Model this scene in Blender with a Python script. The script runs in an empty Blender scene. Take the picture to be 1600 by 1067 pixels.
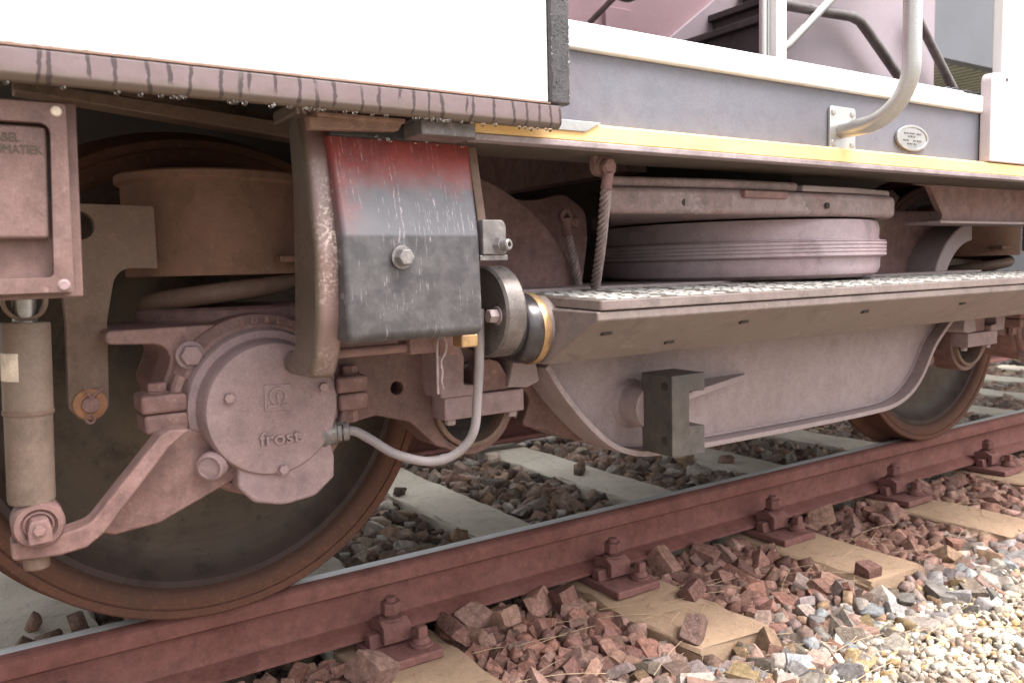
import bpy, bmesh, math, random
import numpy as np
from math import sin, cos, pi, radians
from mathutils import Vector, Matrix

random.seed(7); RNG = np.random.default_rng(7)
scene = bpy.context.scene
C = scene.collection

# ------------------------------------------------------------------ camera
# X runs along the rail, Y into the train, Z up; z = 0 is the top of the rail, Y = 0 the outer face of the wheels (metres)
YAW, PITCH, ROLL = radians(33.4156), radians(5.1466), radians(-1.4299)
CAM = Vector((-0.3764, -1.6306, 0.6647))
cF = Vector((sin(YAW)*cos(PITCH), cos(YAW)*cos(PITCH), -sin(PITCH)))
cR0 = Vector((cos(YAW), -sin(YAW), 0)); cU0 = cR0.cross(cF)
cR = cR0*cos(ROLL) + cU0*sin(ROLL); cU = -cR0*sin(ROLL) + cU0*cos(ROLL)
cd = bpy.data.cameras.new('camera'); cam = bpy.data.objects.new('camera', cd); C.objects.link(cam)
cam.matrix_world = Matrix(((cR.x, cU.x, -cF.x, CAM.x), (cR.y, cU.y, -cF.y, CAM.y), (cR.z, cU.z, -cF.z, CAM.z), (0, 0, 0, 1)))
cd.sensor_width = 36; cd.lens = 28.882; cd.clip_start = 0.02; cd.clip_end = 500
cd.dof.use_dof = True; cd.dof.focus_distance = 1.55; cd.dof.aperture_fstop = 7.1
scene.camera = cam

# ------------------------------------------------------------------ light
SUN_EL, SUN_AZ = radians(63), radians(34)          # azimuth from -Y towards +X
sun_dir = Vector((sin(SUN_AZ)*cos(SUN_EL), -cos(SUN_AZ)*cos(SUN_EL), sin(SUN_EL)))
w = bpy.data.worlds.new('World'); scene.world = w; w.use_nodes = True
wn = w.node_tree; wn.nodes.clear()
sky = wn.nodes.new('ShaderNodeTexSky'); sky.sky_type = 'NISHITA'; sky.sun_disc = False
sky.sun_elevation = SUN_EL; sky.sun_rotation = math.atan2(sun_dir.x, sun_dir.y)
sky.air_density = 1.0; sky.dust_density = 6.0; sky.ozone_density = 0.5
hs = wn.nodes.new('ShaderNodeHueSaturation'); hs.inputs['Saturation'].default_value = 0.12
bgn = wn.nodes.new('ShaderNodeBackground'); bgn.inputs['Strength'].default_value = 0.15
wo = wn.nodes.new('ShaderNodeOutputWorld')
wn.links.new(sky.outputs[0], hs.inputs['Color']); wn.links.new(hs.outputs[0], bgn.inputs[0]); wn.links.new(bgn.outputs[0], wo.inputs[0])
sl = bpy.data.lights.new('sun', 'SUN'); sl.energy = 1.5; sl.angle = radians(32); sl.color = (1, .95, .88)
so = bpy.data.objects.new('sun', sl); C.objects.link(so)
so.rotation_euler = sun_dir.to_track_quat('Z', 'Y').to_euler(); so.location = (0, -4, 8)
vs = scene.view_settings; vs.view_transform = 'Standard'; vs.look = 'None'; vs.gamma = 1; vs.exposure = 1.68
try: vs.use_curve_mapping = False
except Exception: pass
scene.render.film_transparent = False

# ------------------------------------------------------------------ materials
class NT:
    def __init__(s, name):
        s.m = bpy.data.materials.new(name); s.m.use_nodes = True; s.t = s.m.node_tree; s.n = s.t.nodes; s.l = s.t.links
        s.p = s.n['Principled BSDF']; s.tc = s.n.new('ShaderNodeTexCoord'); s.obj = s.tc.outputs['Object']
    def put(s, sock, v):
        if isinstance(v, bpy.types.NodeSocket): s.l.new(v, sock)
        elif v is not None:
            if isinstance(v, (tuple, list)) and len(v) == 3 and sock.type == 'RGBA': v = (*v, 1)
            sock.default_value = v
    def map(s, scale=(1, 1, 1), vec=None, loc=(0, 0, 0)):
        n = s.n.new('ShaderNodeMapping'); s.put(n.inputs[0], vec or s.obj); n.inputs['Scale'].default_value = scale; n.inputs['Location'].default_value = loc
        return n.outputs[0]
    def noise(s, scale, detail=4, rough=.55, vec=None, dist=0):
        n = s.n.new('ShaderNodeTexNoise'); s.put(n.inputs['Vector'], vec or s.obj); n.inputs['Scale'].default_value = scale
        n.inputs['Detail'].default_value = detail; n.inputs['Roughness'].default_value = rough; n.inputs['Distortion'].default_value = dist
        return n.outputs[0]
    def voro(s, scale, vec=None, feature='F1', rnd=1, dim='3D'):
        n = s.n.new('ShaderNodeTexVoronoi'); n.voronoi_dimensions = dim; n.feature = feature
        s.put(n.inputs['W'] if dim == '1D' else n.inputs['Vector'], vec or s.obj); n.inputs['Scale'].default_value = scale; n.inputs['Randomness'].default_value = rnd
        return n.outputs['Distance']
    def ramp(s, fac, a, b, va=0., vb=1.):
        n = s.n.new('ShaderNodeMapRange'); n.clamp = True; s.put(n.inputs[0], fac)
        for i, v in enumerate((a, b, va, vb)): n.inputs[1+i].default_value = v
        return n.outputs[0]
    def mix(s, f, a, b, mode='MIX'):
        n = s.n.new('ShaderNodeMix'); n.data_type = 'RGBA'; n.blend_type = mode
        s.put(n.inputs[0], f); s.put(n.inputs[6], a); s.put(n.inputs[7], b); return n.outputs[2]
    def math(s, op, a, b=None):
        n = s.n.new('ShaderNodeMath'); n.operation = op; s.put(n.inputs[0], a); s.put(n.inputs[1], b); return n.outputs[0]
    def sep(s, vec=None):
        n = s.n.new('ShaderNodeSeparateXYZ'); s.put(n.inputs[0], vec or s.obj); return n.outputs
    def bump(s, h, strength=.3, dist=.002):
        n = s.n.new('ShaderNodeBump'); n.inputs['Strength'].default_value = strength; n.inputs['Distance'].default_value = dist; s.put(n.inputs['Height'], h)
        if s.p.inputs['Normal'].links: s.l.new(s.p.inputs['Normal'].links[0].from_socket, n.inputs['Normal'])
        s.l.new(n.outputs[0], s.p.inputs['Normal'])
    def fin(s, col, rough=.6, metal=0., spec=.4):
        s.put(s.p.inputs['Base Color'], col); s.put(s.p.inputs['Roughness'], rough); s.put(s.p.inputs['Metallic'], metal)
        s.put(s.p.inputs['Specular IOR Level'], spec); return s.m

def grime(name, base, second, rough=.62, metal=0., bump=.25, bscale=90, var=.35, big=5., amt=.7, spec=.22, streak=0., third=None, stain=None):
    """dusty painted or rusty steel: large blotches of a second colour, fine mottling, grain and optional vertical run marks"""
    t = NT(name)
    a = t.ramp(t.noise(big, 5, .6), .38, .66, 0, amt)
    col = t.mix(a, base, second)
    f = t.noise(38, 6, .7)
    col = t.mix(1, col, t.mix(t.ramp(f, .3, .7), tuple(1-var for _ in range(3)), tuple(1+var*.6 for _ in range(3))), 'MULTIPLY')
    stain = (.55 if var > .14 else 0) if stain is None else stain
    if stain:
        col = t.mix(t.ramp(t.noise(8.5, 8, .72, dist=.6), .53, .66, 0, stain), col, tuple(c*.42 for c in base))
        col = t.mix(t.ramp(t.noise(120, 5, .8), .60, .68, 0, .5), col, tuple(min(.8, c*1.55) for c in base))
        col = t.mix(t.ramp(t.noise(75, 6, .8, dist=.4), .62, .69, 0, .6), col, tuple(c*.35 for c in base))
    if third:
        col = t.mix(t.ramp(t.noise(17, 7, .75), .58, .68, 0, .8), col, third)
    if streak:
        v = t.noise(1, 5, .7, t.map((70, 70, 5)))
        col = t.mix(t.ramp(v, .55, .75, 0, streak), col, tuple(c*.45 for c in base))
    g = t.noise(420, 3, .7)
    col = t.mix(1, col, t.mix(t.ramp(g, .3, .7), (.86, .86, .86), (1.12, 1.12, 1.12)), 'MULTIPLY')
    t.bump(t.noise(bscale, 6, .7), bump, .0015); t.bump(g, bump*.5, .0006)
    return t.fin(col, t.ramp(f, .2, .8, max(.12, rough-.14), min(1, rough+.14)), metal, spec)

M = {}
M['bogie'] = grime('dusty_bogie_paint', (.26, .162, .152), (.20, .105, .092), .6, bump=.22, third=(.30, .21, .205))
M['cap'] = grime('dusty_grey_casting', (.30, .215, .22), (.235, .152, .148), .5, bump=.2, var=.22, third=(.335, .26, .26))
M['frame'] = grime('grey_frame_paint', (.32, .258, .262), (.27, .20, .195), .5, bump=.12, var=.16, big=2.5, stain=.22)
M['plate'] = grime('worn_mauve_plate', (.29, .225, .225), (.25, .15, .145), .5, bump=.2, third=(.36, .31, .31))
M['boxpaint'] = grime('brown_pink_box_paint', (.20, .128, .118), (.155, .085, .075), .5, bump=.15, var=.25, streak=.45)
M['arm'] = grime('oily_brown_casting', (.165, .098, .088), (.12, .066, .056), .5, bump=.25)
M['brown'] = grime('brown_dusty_steel', (.235, .138, .10), (.185, .098, .075), .65, bump=.2, var=.2)
M['olive'] = grime('olive_brown_steel', (.20, .14, .108), (.165, .10, .078), .5, bump=.15, var=.2, streak=.25)
M['damper'] = grime('tan_damper_paint', (.225, .168, .135), (.175, .12, .10), .5, bump=.1, var=.2, streak=.2)
M['dark_brown'] = grime('dark_brown_steel', (.11, .085, .068), (.075, .055, .045), .7, bump=.15)  # plain dark brown for sill underside, tread top and lettering
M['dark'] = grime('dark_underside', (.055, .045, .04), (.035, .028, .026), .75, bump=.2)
M['black'] = grime('black_rubber', (.055, .05, .053), (.035, .032, .034), .45, bump=.3)
M['wetrub'] = grime('wet_rubber', (.06, .053, .057), (.042, .037, .04), .3, bump=.5, bscale=220, var=.35, spec=.5)
M['rust'] = grime('rust_red_rail', (.205, .090, .078), (.155, .060, .050), .75, bump=.35, bscale=140, var=.3, third=(.215, .105, .08), spec=.2)
M['rustclip'] = grime('rust_red_fastening', (.205, .10, .09), (.155, .07, .062), .8, bump=.6, bscale=120, var=.35, spec=.15)
M['orange'] = grime('orange_washer', (.36, .18, .10), (.30, .14, .08), .6, bump=.15)
M['bluegrey'] = grime('bare_steel_grey', (.24, .22, .22), (.17, .15, .145), .38, .35, bump=.1, third=(.36, .33, .31))
M['darksteel'] = grime('dark_polished_collar', (.075, .066, .07), (.05, .045, .047), .25, .5, bump=.06, var=.12, spec=.5)
M['disc'] = grime('worn_steel_disc', (.19, .17, .165), (.14, .115, .105), .33, .4, bump=.12, third=(.34, .31, .28))
M['brass'] = grime('brassy_ring', (.48, .33, .18), (.42, .24, .12), .35, .6, bump=.1)
M['steel'] = grime('worn_bright_steel', (.42, .41, .40), (.33, .31, .30), .33, .75, bump=.08, var=.15)
M['chrome'] = grime('brushed_handrail', (.46, .45, .445), (.42, .41, .40), .36, .7, bump=.02, var=.05, amt=.4)
M['step'] = grime('brown_grey_step', (.215, .172, .162), (.18, .135, .125), .40, bump=.12, var=.2, big=3, third=(.29, .235, .21))
M['studs'] = grime('pale_tread_plate', (.36, .345, .33), (.27, .25, .235), .45, .15, bump=.25, var=.25)
M['railtop'] = grime('polished_rail_top', (.66, .66, .67), (.56, .55, .55), .5, .35, bump=.05, var=.1)
M['cable'] = grime('grey_cable_sheath', (.27, .235, .24), (.22, .19, .19), .45, bump=.05, var=.12)
M['airs'] = grime('grey_rubber_bellows', (.40, .335, .36), (.40, .26, .275), .5, bump=.05, var=.15, big=2)
M['rope'] = grime('wire_rope_steel', (.36, .29, .29), (.27, .19, .18), .5, .2, bump=.2)
M['bump'] = grime('raw_steel_block', (.095, .084, .082), (.115, .097, .08), .42, .25, bump=.15, var=.25, big=9, streak=.35)
def m_white():
    t = NT('white_body_paint'); x, y, z = t.sep()
    k = t.math('MULTIPLY', t.ramp(t.math('ADD', z, t.math('MULTIPLY', t.noise(30, 3), .03)), -1.178, -1.186), t.ramp(t.noise(55, 6, .8), .52, .6))
    col = t.mix(k, (.80, .80, .79), (.36, .32, .26)); return t.fin(col, .35, 0, .5)
M['white'] = m_white()
M['band'] = grime('white_band_paint', (.84, .83, .83), (.8, .78, .78), .35, bump=.03, var=.04)
M['panel'] = grime('grey_panel_paint', (.15, .152, .18), (.17, .152, .172), .45, bump=.04, var=.12, big=4)
M['locker'] = grime('pale_pink_locker_paint', (.60, .53, .56), (.57, .5, .53), .4, bump=.03, var=.05)
M['pink'] = grime('pink_interior_paint', (.33, .22, .245), (.30, .2, .222), .45, bump=.02, var=.06, big=1.5)
M['lilac'] = grime('lilac_interior_paint', (.33, .275, .305), (.315, .26, .29), .4, bump=.02, var=.05, big=1.5)
M['stair'] = grime('dark_ribbed_tread', (.07, .058, .06), (.05, .042, .045), .55, bump=.2)
M['tubegrey'] = grime('grey_interior_tube', (.19, .165, .165), (.15, .13, .13), .35, .4, bump=.03)
M['label'] = grime('paper_label', (.75, .65, .55), (.68, .55, .45), .6, bump=.05)
M['skirtbr'] = grime('rusted_bracket', (.28, .18, .14), (.2, .11, .085), .6, bump=.3, third=(.36, .28, .24))
M['bldg'] = grime('grey_cladding', (.13, .135, .155), (.11, .113, .125), .5, bump=.05, big=1, var=.1, stain=0)
M['soffit'] = grime('greenish_corrugated_soffit', (.33, .34, .28), (.28, .29, .24), .5, bump=.05, big=1)
M['purple'] = grime('purple_grey_edge', (.33, .27, .28), (.26, .2, .2), .5, bump=.1)

def m_sill():
    t = NT('worn_yellow_edge'); f = t.noise(5, 6, .7, t.map((1, 1, 3)))
    col = t.mix(t.ramp(f, .35, .7), (.82, .56, .25), (.76, .45, .17))
    col = t.mix(t.ramp(t.noise(22, 6, .8), .66, .72, 0, .8), col, (.25, .10, .05))
    col = t.mix(t.ramp(t.noise(60, 3, .6), .55, .8, 0, .5), col, (.86, .66, .32))
    t.bump(t.noise(80, 5), .1); return t.fin(col, .45)
M['yellow'] = m_sill()

def m_skirt():
    """mauve-grey strip with the dark dried runs of dirty water down its face"""
    t = NT('streaked_skirt'); x, y, z = t.sep()
    wob = t.noise(26, 3, .6); xw = t.math('ADD', x, t.math('MULTIPLY', t.math('SUBTRACT', wob, .5), .016))
    d = t.voro(40, xw, dim='1D', rnd=1)
    wd = t.noise(3, 3, .6, t.map((30, 1, 40))); lines = t.ramp(t.math('SUBTRACT', d, t.math('MULTIPLY', wd, .12)),   .012, .034, 1, 0)
    brk = t.ramp(t.noise(2.3, 2, .5, t.map((22, 0, 9))), .3, .42)
    rl = t.ramp(t.noise(1, 1, .5, t.map((61, 0, 0))),   .35, .75, -.03, .012); lines = t.math('MULTIPLY', t.math('MULTIPLY', lines, brk), t.ramp(t.math('SUBTRACT', z, rl), -.003, .002))
    base = t.mix(t.ramp(t.noise(20, 5, .7), .3, .7), (.18, .132, .138), (.14, .098, .10))
    low = t.ramp(t.math('ADD', z, t.math('MULTIPLY', t.math('SUBTRACT', t.noise(35, 4), .5), .012)), -.013, -.002, .9, 0)
    base = t.mix(low, base, (.12, .09, .07))
    base = t.mix(t.ramp(t.noise(90, 4, .8), .64, .7, 0, .8), base, (.12, .08, .075))
    col = t.mix(t.math('MULTIPLY', lines, .92), base, (.045, .03, .03))
    t.bump(t.noise(120, 4), .2); return t.fin(col, .42)
M['skirt'] = m_skirt()

def m_cover():
    """blue-grey steel cover: red paint left along its top and left edge, scratched to bare metal"""
    t = NT('scratched_cover'); x, y, z = t.sep()
    n = t.noise(9, 5, .6); nn = t.math('MULTIPLY', t.math('SUBTRACT', t.noise(24, 7, .75), .5), .10)
    top = t.ramp(t.math('ADD', z, nn), .05, .10, 0, .95)
    lft = t.ramp(t.math('ADD', x, nn), -.100, -.070, 1, 0); lft = t.math('MULTIPLY', lft, t.ramp(z, -.01, .07, 0, .65))
    red = t.math('MAXIMUM', top, lft)
    base = t.mix(t.ramp(t.noise(6, 5, .6), .35, .65), (.115, .115, .13), (.16, .155, .165))
    low = t.ramp(t.math('ADD', z, t.math('MULTIPLY', nn, .05)), -.005, .0, 1, 0)
    base = t.mix(low, t.mix(t.ramp(n, .3, .7), (.118, .110, .122), (.088, .086, .098)), t.mix(t.ramp(t.noise(40, 5, .7), .4, .62), (.06, .056, .06), (.095, .088, .092)))
    col = t.mix(red, base, t.mix(t.ramp(t.noise(25, 5, .7), .35, .65), (.30, .055, .046), (.18, .042, .038)))
    rot = t.n.new('ShaderNodeMapping'); t.put(rot.inputs[0], t.obj); rot.inputs['Rotation'].default_value = (0, .15, 0); rot.inputs['Scale'].default_value = (330, 1, 14)
    s1 = t.ramp(t.noise(1, 5, .75, rot.outputs[0], 1.2), .60, .655)
    s1 = t.math('MULTIPLY', s1, t.ramp(t.noise(20, 5, .7), .48, .60))
    r2 = t.n.new('ShaderNodeMapping'); t.put(r2.inputs[0], t.obj); r2.inputs['Rotation'].default_value = (0, -.9, 0); r2.inputs['Scale'].default_value = (300, 1, 16)
    s2 = t.math('MULTIPLY', t.ramp(t.noise(1, 4, .7, r2.outputs[0]), .60, .66), t.ramp(t.noise(12, 3), .5, .6))
    sp = t.math('MULTIPLY', t.ramp(t.noise(230, 3, .7), .66, .72, 0, .7), t.ramp(t.noise(14, 4), .5, .66))
    wv = t.math('ADD', x, t.math('MULTIPLY', t.math('SUBTRACT', t.noise(22, 5, .7, t.map((.3, 0, 1))), .5), .016))
    lg = t.ramp(t.math('ABSOLUTE', t.math('ADD', wv, .020)), .0006, .0016, 1, 0); lg2 = t.ramp(t.math('ABSOLUTE', t.math('ADD', wv, .027)), .0004, .0012, 1, 0)
    lg = t.math('MULTIPLY', t.math('MAXIMUM', lg, lg2), t.math('MULTIPLY', t.ramp(z, -.03, -.01), t.math('MULTIPLY', t.ramp(z, .085, .1, 1, 0), t.ramp(t.noise(90, 4, .7), .46, .60, 0, .5))))
    sp = t.math('MAXIMUM', sp, lg)
    sc = t.math('MAXIMUM', t.math('MAXIMUM', s1, s2), sp)
    col = t.mix(t.math('MULTIPLY', sc, .8), col, (.55, .49, .5))
    t.bump(t.noise(160, 4), .12); return t.fin(col, t.ramp(t.noise(30, 4), .3, .7, .3, .5), .15)
M['cover'] = m_cover()

def m_guard():
    t = NT('chipped_olive_guard'); n = t.noise(6, 5, .6)
    col = t.mix(t.ramp(n, .35, .65), (.13, .10, .078), (.095, .07, .056))
    ge = t.n.new('ShaderNodeNewGeometry'); nx, ny, nz = t.sep(ge.outputs['Normal'])
    front = t.ramp(ny, -.95, -.5, 1, 0)
    chip = t.math('MULTIPLY', t.ramp(t.noise(170, 5, .75), .5, .58), t.ramp(t.noise(9, 4, .6), .42, .6))
    col = t.mix(t.math('MULTIPLY', front, .6), col, (.25, .15, .145))
    col = t.mix(t.math('MULTIPLY', chip, t.math('ADD', t.math('MULTIPLY', front, .8), .12)), col, (.62, .52, .46))
    t.bump(t.noise(150, 5), .3); return t.fin(col, .3, .1, .5)
M['guard'] = m_guard()

def m_wheel():
    t = NT('greasy_wheel_web'); x, y, z = t.sep()
    r = t.math('SQRT', t.math('ADD', t.math('MULTIPLY', x, x), t.math('MULTIPLY', z, z)))
    ring = t.noise(1, 4, .6, t.map((1, 1, 1)), 0)
    rr = t.n.new('ShaderNodeCombineXYZ'); t.put(rr.inputs[0], t.math('MULTIPLY', r, 34)); t.put(rr.inputs[1], t.noise(3, 2))
    rn = t.noise(1, 4, .65, rr.outputs[0])
    col = t.mix(t.ramp(rn, .35, .65), (.080, .063, .050), (.050, .038, .033))
    col = t.mix(t.math('MULTIPLY', t.ramp(t.noise(4, 5, .6), .38, .62), t.ramp(r, .22, .36, 1, .15)), col, (.118, .095, .073))
    col = t.mix(t.ramp(r, .352, .395, 0, .6), col, (.05, .03, .032))
    col = t.mix(t.ramp(t.noise(24, 5, .7), .6, .7, 0, .7), col, (.03, .025, .024))
    col = t.mix(t.ramp(t.noise(11, 6, .7), .52, .66, 0, .55), col, (.03, .022, .02))
    t.bump(t.noise(60, 5, .7), .4); return t.fin(col, t.ramp(t.noise(9, 4), .3, .7, .45, .8), 0, .14)
M['wheel'] = m_wheel()
def m_rim():
    t = NT('rusty_rim'); x, y, z = t.sep()
    r = t.math('SQRT', t.math('ADD', t.math('MULTIPLY', x, x), t.math('MULTIPLY', z, z)))
    rr = t.n.new('ShaderNodeCombineXYZ'); t.put(rr.inputs[0], t.math('MULTIPLY', r, 420)); t.put(rr.inputs[1], t.noise(4, 3))
    rn = t.noise(1, 3, .6, rr.outputs[0])
    col = t.mix(t.ramp(rn, .32, .68), (.130, .062, .043), (.095, .046, .034))
    col = t.mix(t.ramp(t.noise(9, 6, .7), .45, .66, 0, .8), col, (.085, .048, .038))
    col = t.mix(t.ramp(t.noise(80, 6, .8), .54, .66, 0, .6), col, (.21, .095, .055))
    col = t.mix(t.ramp(t.noise(34, 6, .8), .58, .68, 0, .6), col, (.06, .04, .034))
    col = t.mix(t.ramp(r, .41, .436, .6, 0), col, (.075, .045, .036))
    t.bump(t.noise(140, 5, .7), .5); return t.fin(col, .8, 0, .12)
M['rim'] = m_rim()

def m_sleeper(name, a, b, dk):
    t = NT(name)
    col = t.mix(t.ramp(t.noise(4, 6, .65), .35, .65), a, b)
    col = t.mix(t.ramp(t.noise(22, 7, .75, dist=.5), .54, .68, 0, .75), col, dk)
    col = t.mix(t.ramp(t.noise(90, 5, .8), .6, .7, 0, .7), col, tuple(c*.7 for c in dk))
    col = t.mix(t.ramp(t.noise(260, 3, .7), .3, .75, 0, .35), col, tuple(min(.8, c*1.5) for c in a))
    t.bump(t.noise(45, 8, .75), .8, .008); t.bump(t.noise(350, 3), .3, .001); return t.fin(col, .9, 0, .15)
M['conc_in'] = m_sleeper('pale_concrete', (.60, .535, .45), (.48, .415, .34), (.24, .19, .145))
M['conc_out'] = m_sleeper('sandy_stained_concrete', (.36, .25, .17), (.25, .165, .115), (.14, .088, .065))

def m_stone(single):
    t = NT('ballast_stone_single' if single else 'ballast_stone')
    if single: n = t.n.new('ShaderNodeObjectInfo'); base = n.outputs['Color']; vec = t.map((1, 1, 1), t.obj)
    else:
        n = t.n.new('ShaderNodeAttribute'); n.attribute_name = 'col'; base = n.outputs['Color']; vec = t.obj
    k = 1. if not single else .06
    col = t.mix(1, base, t.mix(t.ramp(t.noise(60*k if single else 60, 6, .75, vec), .3, .7), (.42, .40, .38), (1.4, 1.38, 1.34)), 'MULTIPLY')
    col = t.mix(t.ramp(t.noise(240*k, 3, .7, vec), .60, .68, 0, .4), col, (.42, .36, .31))
    col = t.mix(t.ramp(t.noise(110*k, 5, .8, vec, .5), .60, .67, 0, .45), col, (.07, .05, .045))
    t.bump(t.noise(110*k, 7, .8, vec), .8, .005); return t.fin(col, .8, 0, .18)
M['stone'] = m_stone(False); M['stone1'] = m_stone(True)
def m_ground(name, a, b, s):
    t = NT(name); v = t.voro(s); n = t.noise(3, 5)
    col = t.mix(t.ramp(n, .35, .65), a, b); col = t.mix(1, col, t.mix(t.ramp(v, 0, .6), (1.2, 1.2, 1.2), (.4, .4, .4)), 'MULTIPLY')
    t.bump(v, .8, .01); return t.fin(col, .95, 0, .1)
M['bed'] = m_ground('ballast_dirt', (.15, .105, .085), (.10, .075, .062), 60)
M['ground'] = m_ground('gravel_ground', (.46, .40, .32), (.38, .32, .25), 55)
M['straw'] = grime('dry_straw', (.46, .34, .22), (.33, .22, .15), .8, bump=.05)
def m_water():
    t = NT('water'); t.p.inputs['Transmission Weight'].default_value = 1; t.p.inputs['IOR'].default_value = 1.33
    return t.fin((1, 1, 1), .03)
M['water'] = m_water()

# ------------------------------------------------------------------ geometry helpers
def fillet(pts, n=5):
    """polygon corners (a, b[, radius]) -> rounded outline"""
    out = []; N = len(pts)
    for i, p in enumerate(pts):
        r = p[2] if len(p) > 2 else 0; P = Vector(p[:2])
        if r <= 0: out.append((P.x, P.y)); continue
        A = (Vector(pts[i-1][:2]) - P); B = (Vector(pts[(i+1) % N][:2]) - P); la, lb = A.length, B.length
        A.normalize(); B.normalize(); ang = A.angle(B); d = min(r/max(1e-6, math.tan(ang/2)), la*.49, lb*.49); rr = d*math.tan(ang/2)
        cen = P + (A+B).normalized()*(rr/sin(ang/2)); s = P + A*d - cen; e = P + B*d - cen
        a0 = math.atan2(s.y, s.x); a1 = math.atan2(e.y, e.x); da = (a1-a0+pi) % (2*pi)-pi
        for k in range(n+1): a = a0+da*k/n; out.append((cen.x+rr*cos(a), cen.y+rr*sin(a)))
    return out
def arc(cx, cy, r, a0, a1, n=16): return [(cx+r*cos(radians(a0+(a1-a0)*k/n)), cy+r*sin(radians(a0+(a1-a0)*k/n))) for k in range(n+1)]
def smooth_path(pts, n=8):
    P = [Vector(p) for p in pts]; P = [P[0]*2-P[1]] + P + [P[-1]*2-P[-2]]; out = []
    for i in range(1, len(P)-2):
        for k in range(n):
            t = k/n; a, b, c, d = P[i-1:i+3]
            out.append(.5*((2*b)+(-a+c)*t+(2*a-5*b+4*c-d)*t*t+(-a+3*b-3*c+d)*t**3))
    out.append(P[-2]); return out

class G:
    def __init__(s): s.b = bmesh.new()
    def box(s, x0, x1, y0, y1, z0, z1):
        v = [s.b.verts.new((x, y, z)) for x in (x0, x1) for y in (y0, y1) for z in (z0, z1)]
        for f in ((0, 1, 3, 2), (4, 6, 7, 5), (0, 4, 5, 1), (2, 3, 7, 6), (0, 2, 6, 4), (1, 5, 7, 3)): s.b.faces.new([v[i] for i in f])
        return s
    def prism(s, pts, a, b, axis='Y', holes=()):
        def P(u, v, w): return {'Y': (u, w, v), 'X': (w, u, v), 'Z': (u, v, w)}[axis]
        if not holes:
            v0 = [s.b.verts.new(P(p[0], p[1], a)) for p in pts]; v1 = [s.b.verts.new(P(p[0], p[1], b)) for p in pts]; n = len(pts)
            s.b.faces.new(v0); s.b.faces.new(v1[::-1])
            for i in range(n): s.b.faces.new((v0[i], v0[(i+1) % n], v1[(i+1) % n], v1[i]))
            return s
        loops = [pts] + list(holes)
        for w in (a, b):
            es = []; L = []
            for lp in loops:
                vv = [s.b.verts.new(P(p[0], p[1], w)) for p in lp]; L.append(vv)
                for i in range(len(vv)): es.append(s.b.edges.new((vv[i], vv[(i+1) % len(vv)])))
            bmesh.ops.triangle_fill(s.b, use_beauty=True, use_dissolve=False, edges=es)
            if w == a: L0 = L
        for l0, l1 in zip(L0, L):
            n = len(l0)
            for i in range(n): s.b.faces.new((l0[i], l0[(i+1) % n], l1[(i+1) % n], l1[i]))
        return s
    def lathe(s, prof, o, axis='Y', n=64, a0=0, a1=360, cap=False):
        """profile (radius, distance along the axis)"""
        ax = {'X': (Vector((0, 1, 0)), Vector((0, 0, 1)), Vector((1, 0, 0))), 'Y': (Vector((1, 0, 0)), Vector((0, 0, 1)), Vector((0, 1, 0))),
              'Z': (Vector((1, 0, 0)), Vector((0, 1, 0)), Vector((0, 0, 1)))}[axis] if isinstance(axis, str) else axis
        o = Vector(o); rings = []; full = abs(a1-a0) >= 360
        for r, t in prof:
            if r < 1e-6: rings.append([s.b.verts.new(o+ax[2]*t)]); continue
            m = n if full else n+1
            rings.append([s.b.verts.new(o+ax[2]*t+(ax[0]*cos(radians(a0+(a1-a0)*k/n))+ax[1]*sin(radians(a0+(a1-a0)*k/n)))*r) for k in range(m)])
        for A, B in zip(rings, rings[1:]):
            m = max(len(A), len(B)); q = m if full else m-1
            for k in range(q):
                k2 = (k+1) % m
                if len(A) == 1 and len(B) == 1: continue
                if len(A) == 1: s.b.faces.new((A[0], B[k], B[k2]))
                elif len(B) == 1: s.b.faces.new((A[k], B[0], A[k2]))
                else: s.b.faces.new((A[k], B[k], B[k2], A[k2]))
        return s
    def frame3(s, d):
        d = Vector(d).normalized(); u = d.cross(Vector((0, 0, 1)) if abs(d.z) < .9 else Vector((1, 0, 0))).normalized(); return (u, d.cross(u).normalized(), d)
    def cyl(s, p0, p1, r, n=24, r1=None):
        p0 = Vector(p0); p1 = Vector(p1); L = (p1-p0).length; r1 = r if r1 is None else r1
        return s.lathe([(0, 0), (r, 0), (r1, L), (0, L)], p0, s.frame3(p1-p0), n)
    def hexa(s, p0, p1, r): return s.cyl(p0, p1, r, 6)
    def tube(s, pts, r, n=12, closed=False):
        P = [Vector(p) for p in pts]; N = len(P); u = None; rings = []
        rr = r if isinstance(r, (list, tuple)) else [r]*N
        for i in range(N):
            a = P[(i-1) % N] if (closed or i > 0) else P[i]; b = P[(i+1) % N] if (closed or i < N-1) else P[i]
            d = (b-a).normalized()
            if u is None: u = d.cross(Vector((0, 0, 1)) if abs(d.z) < .9 else Vector((1, 0, 0))).normalized()
            u = (u-d*u.dot(d)).normalized(); v = d.cross(u)
            rings.append([s.b.verts.new(P[i]+(u*cos(2*pi*k/n)+v*sin(2*pi*k/n))*rr[i]) for k in range(n)])
        for i in range(N if closed else N-1):
            A, B = rings[i], rings[(i+1) % N]
            for k in range(n): s.b.faces.new((A[k], A[(k+1) % n], B[(k+1) % n], B[k]))
        if not closed: s.b.faces.new(rings[0][::-1]); s.b.faces.new(rings[-1])
        return s
    def hull(s, pts):
        v = [s.b.verts.new(p) for p in pts]; bmesh.ops.convex_hull(s.b, input=v); return s
    def ball(s, c, r, sc=(1, 1, 1), u=8, v=6):
        bmesh.ops.create_uvsphere(s.b, u_segments=u, v_segments=v, radius=r, matrix=Matrix.Translation(c) @ Matrix.Diagonal((*sc, 1))); return s
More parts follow.
